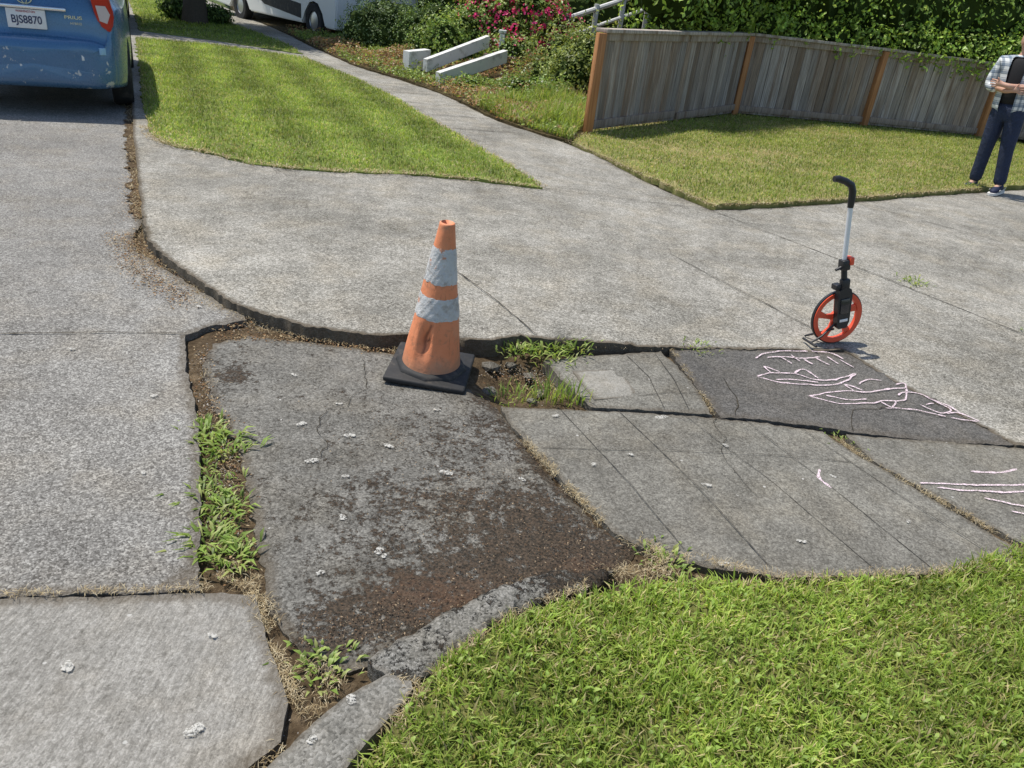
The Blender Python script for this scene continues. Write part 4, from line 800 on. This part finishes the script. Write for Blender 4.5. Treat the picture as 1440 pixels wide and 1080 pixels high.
for sx in (-1,1): chain(6,[(sx*.085,.01,1.63)],[.014])
skin('body',Vb,Eb,Rb,M_skin,pe,0)
s=NT('denim');o_=s.obj();nn=s.noise(7,5,.7,vec=o_,dist=1.5);c=s.mix(s.noise(60,4,vec=o_),(.014,.02,.045),(.035,.05,.095));s.bump(nn,.8,.04);M_jean=s.fin(c,.8)
J=[(0,0,1.02),(0,0,.94)];JE=[(0,1)];JR=[(.155,.12),(.165,.13)]
for sx in (-1,1):
    b=1
    for p,r in zip([(sx*.085,0,.85),(sx*.095,-.005,.70),(sx*.108,-.012,.5),(sx*.125,0,.28),(sx*.14,.01,.08)],[.11,.098,.08,.074,.072]): J.append(p);JR.append(r);JE.append((b,len(J)-1));b=len(J)-1
skin('jeans',J,JE,JR,M_jean,pe,0)
skin('black_tee',[(0,0,.93),(0,0,1.1),(0,.01,1.28),(0,.02,1.41),(0,.02,1.48)],[(0,1),(1,2),(2,3),(3,4)],[(.17,.135),(.17,.135),(.185,.14),(.165,.12),(.08,.075)],plain('black_cotton',(.012,.012,.014),.85),pe)
s=NT('plaid_cotton');z=s.n('SeparateXYZ',{0:s.obj()}).outputs
def band(sock,per,wd): return s.math('LESS_THAN',s.math('FRACT',s.math('DIVIDE',s.math('ADD',sock,10.0),per)),wd)
c=s.mix(s.math('MULTIPLY',band(z[2],.08,.4),.6),(.68,.7,.7),(.08,.13,.2));hx=s.math('ADD',z[0],z[1]);c=s.mix(s.math('MULTIPLY',band(hx,.07,.4),.6),c,(.07,.12,.19));c=s.mix(band(z[2],.04,.1),c,(.03,.05,.08));M_pl=s.fin(c,.85,spec=.1)
SV=[(0,.01,.84),(0,.01,1.0),(0,.01,1.15),(0,.015,1.3),(0,.02,1.42),(0,.02,1.48)];SE=[(i,i+1) for i in range(5)];SR=[(.215,.17),(.20,.165),(.20,.16),(.215,.16),(.18,.13),(.08,.075)]
for sx,pts in ((1,[(.20,.01,1.40),(.262,-.03,1.2),(.255,-.045,1.15),(.15,-.15,1.165)]),(-1,[(-.20,.01,1.40),(-.262,-.03,1.2),(-.255,-.045,1.14),(-.15,-.125,1.13)])):
    b=4
    for p,r in zip(pts,[.08,.066,.062,.052]): SV.append(p);SR.append(r);SE.append((b,len(SV)-1));b=len(SV)-1
skin('plaid_shirt',SV,SE,SR,M_pl,pe,0,delete=lambda c:(c.y<-.06 and abs(c.x)<.045+.12*max(0,1.15-c.z) and not(1.08<c.z<1.25 and c.y<-.19)) or c.z<.80)
M_hair=plain('dark_hair',(.03,.02,.014),.7,var=.4,scale=80,bump=.6)
pb=PB();bmesh.ops.create_icosphere(pb.bm,subdivisions=4,radius=1)
for v in pb.bm.verts:
    c_=v.co.copy();v.co=Vector((c_.x*.088,c_.y*.104+.012,1.69+c_.z*.088))
bmesh.ops.delete(pb.bm,geom=[v for v in pb.bm.verts if v.co.y<-.045 and v.co.z<1.715 or v.co.z<1.62],context='VERTS');pb.done('hair',M_hair,pe)
for sx in (-1,1):
    fx=sx*.145
    PB().lathe([(0,-.011),(.008,-.008),(.011,0),(.008,.008),(0,.011)],12,Matrix.Translation((sx*.031,-.083,1.655))).done('eye',plain('eye_white',(.5,.48,.45),.3),pe)
    n_=[(fx+x,y,z) for x,y,z in ((0,.075,.055),(0,.03,.065),(0,-.05,.055),(sx*.005,-.12,.045),(sx*.006,-.175,.035))]
    skin('shoe',n_,[(0,1),(1,2),(2,3),(3,4)],[(.04,.045),(.05,.055),(.047,.045),(.045,.035),(.03,.025)],plain('navy_knit',(.012,.018,.05),.7),pe)
    pb=PB();pb.prism([(fx+a_,b_) for a_,b_ in ((-.04,.11),(.04,.11),(.048,.0),(.052,-.12),(.035,-.19),(0,-.205),(-.035,-.19),(-.048,-.12),(-.045,0))],'z',0,.028);pb.done('shoe_sole',M_white,pe)
    for sg in (-1,1):
        xx=fx+sg*.056;pb=PB();pb.prism([(-.11,.05),(-.03,.035),(.03,.045),(.07,.075),(.02,.055),(-.03,.05),(-.08,.062)],'x',xx-.002,xx+.002);pb.done('shoe_logo',M_white,pe,False)
PB().box((0,-.092,1.592),(.045,.008,.008),.003).done('mouth',plain('lips',(.4,.15,.13),.5),pe)
print('TIME',time.time()-T0)
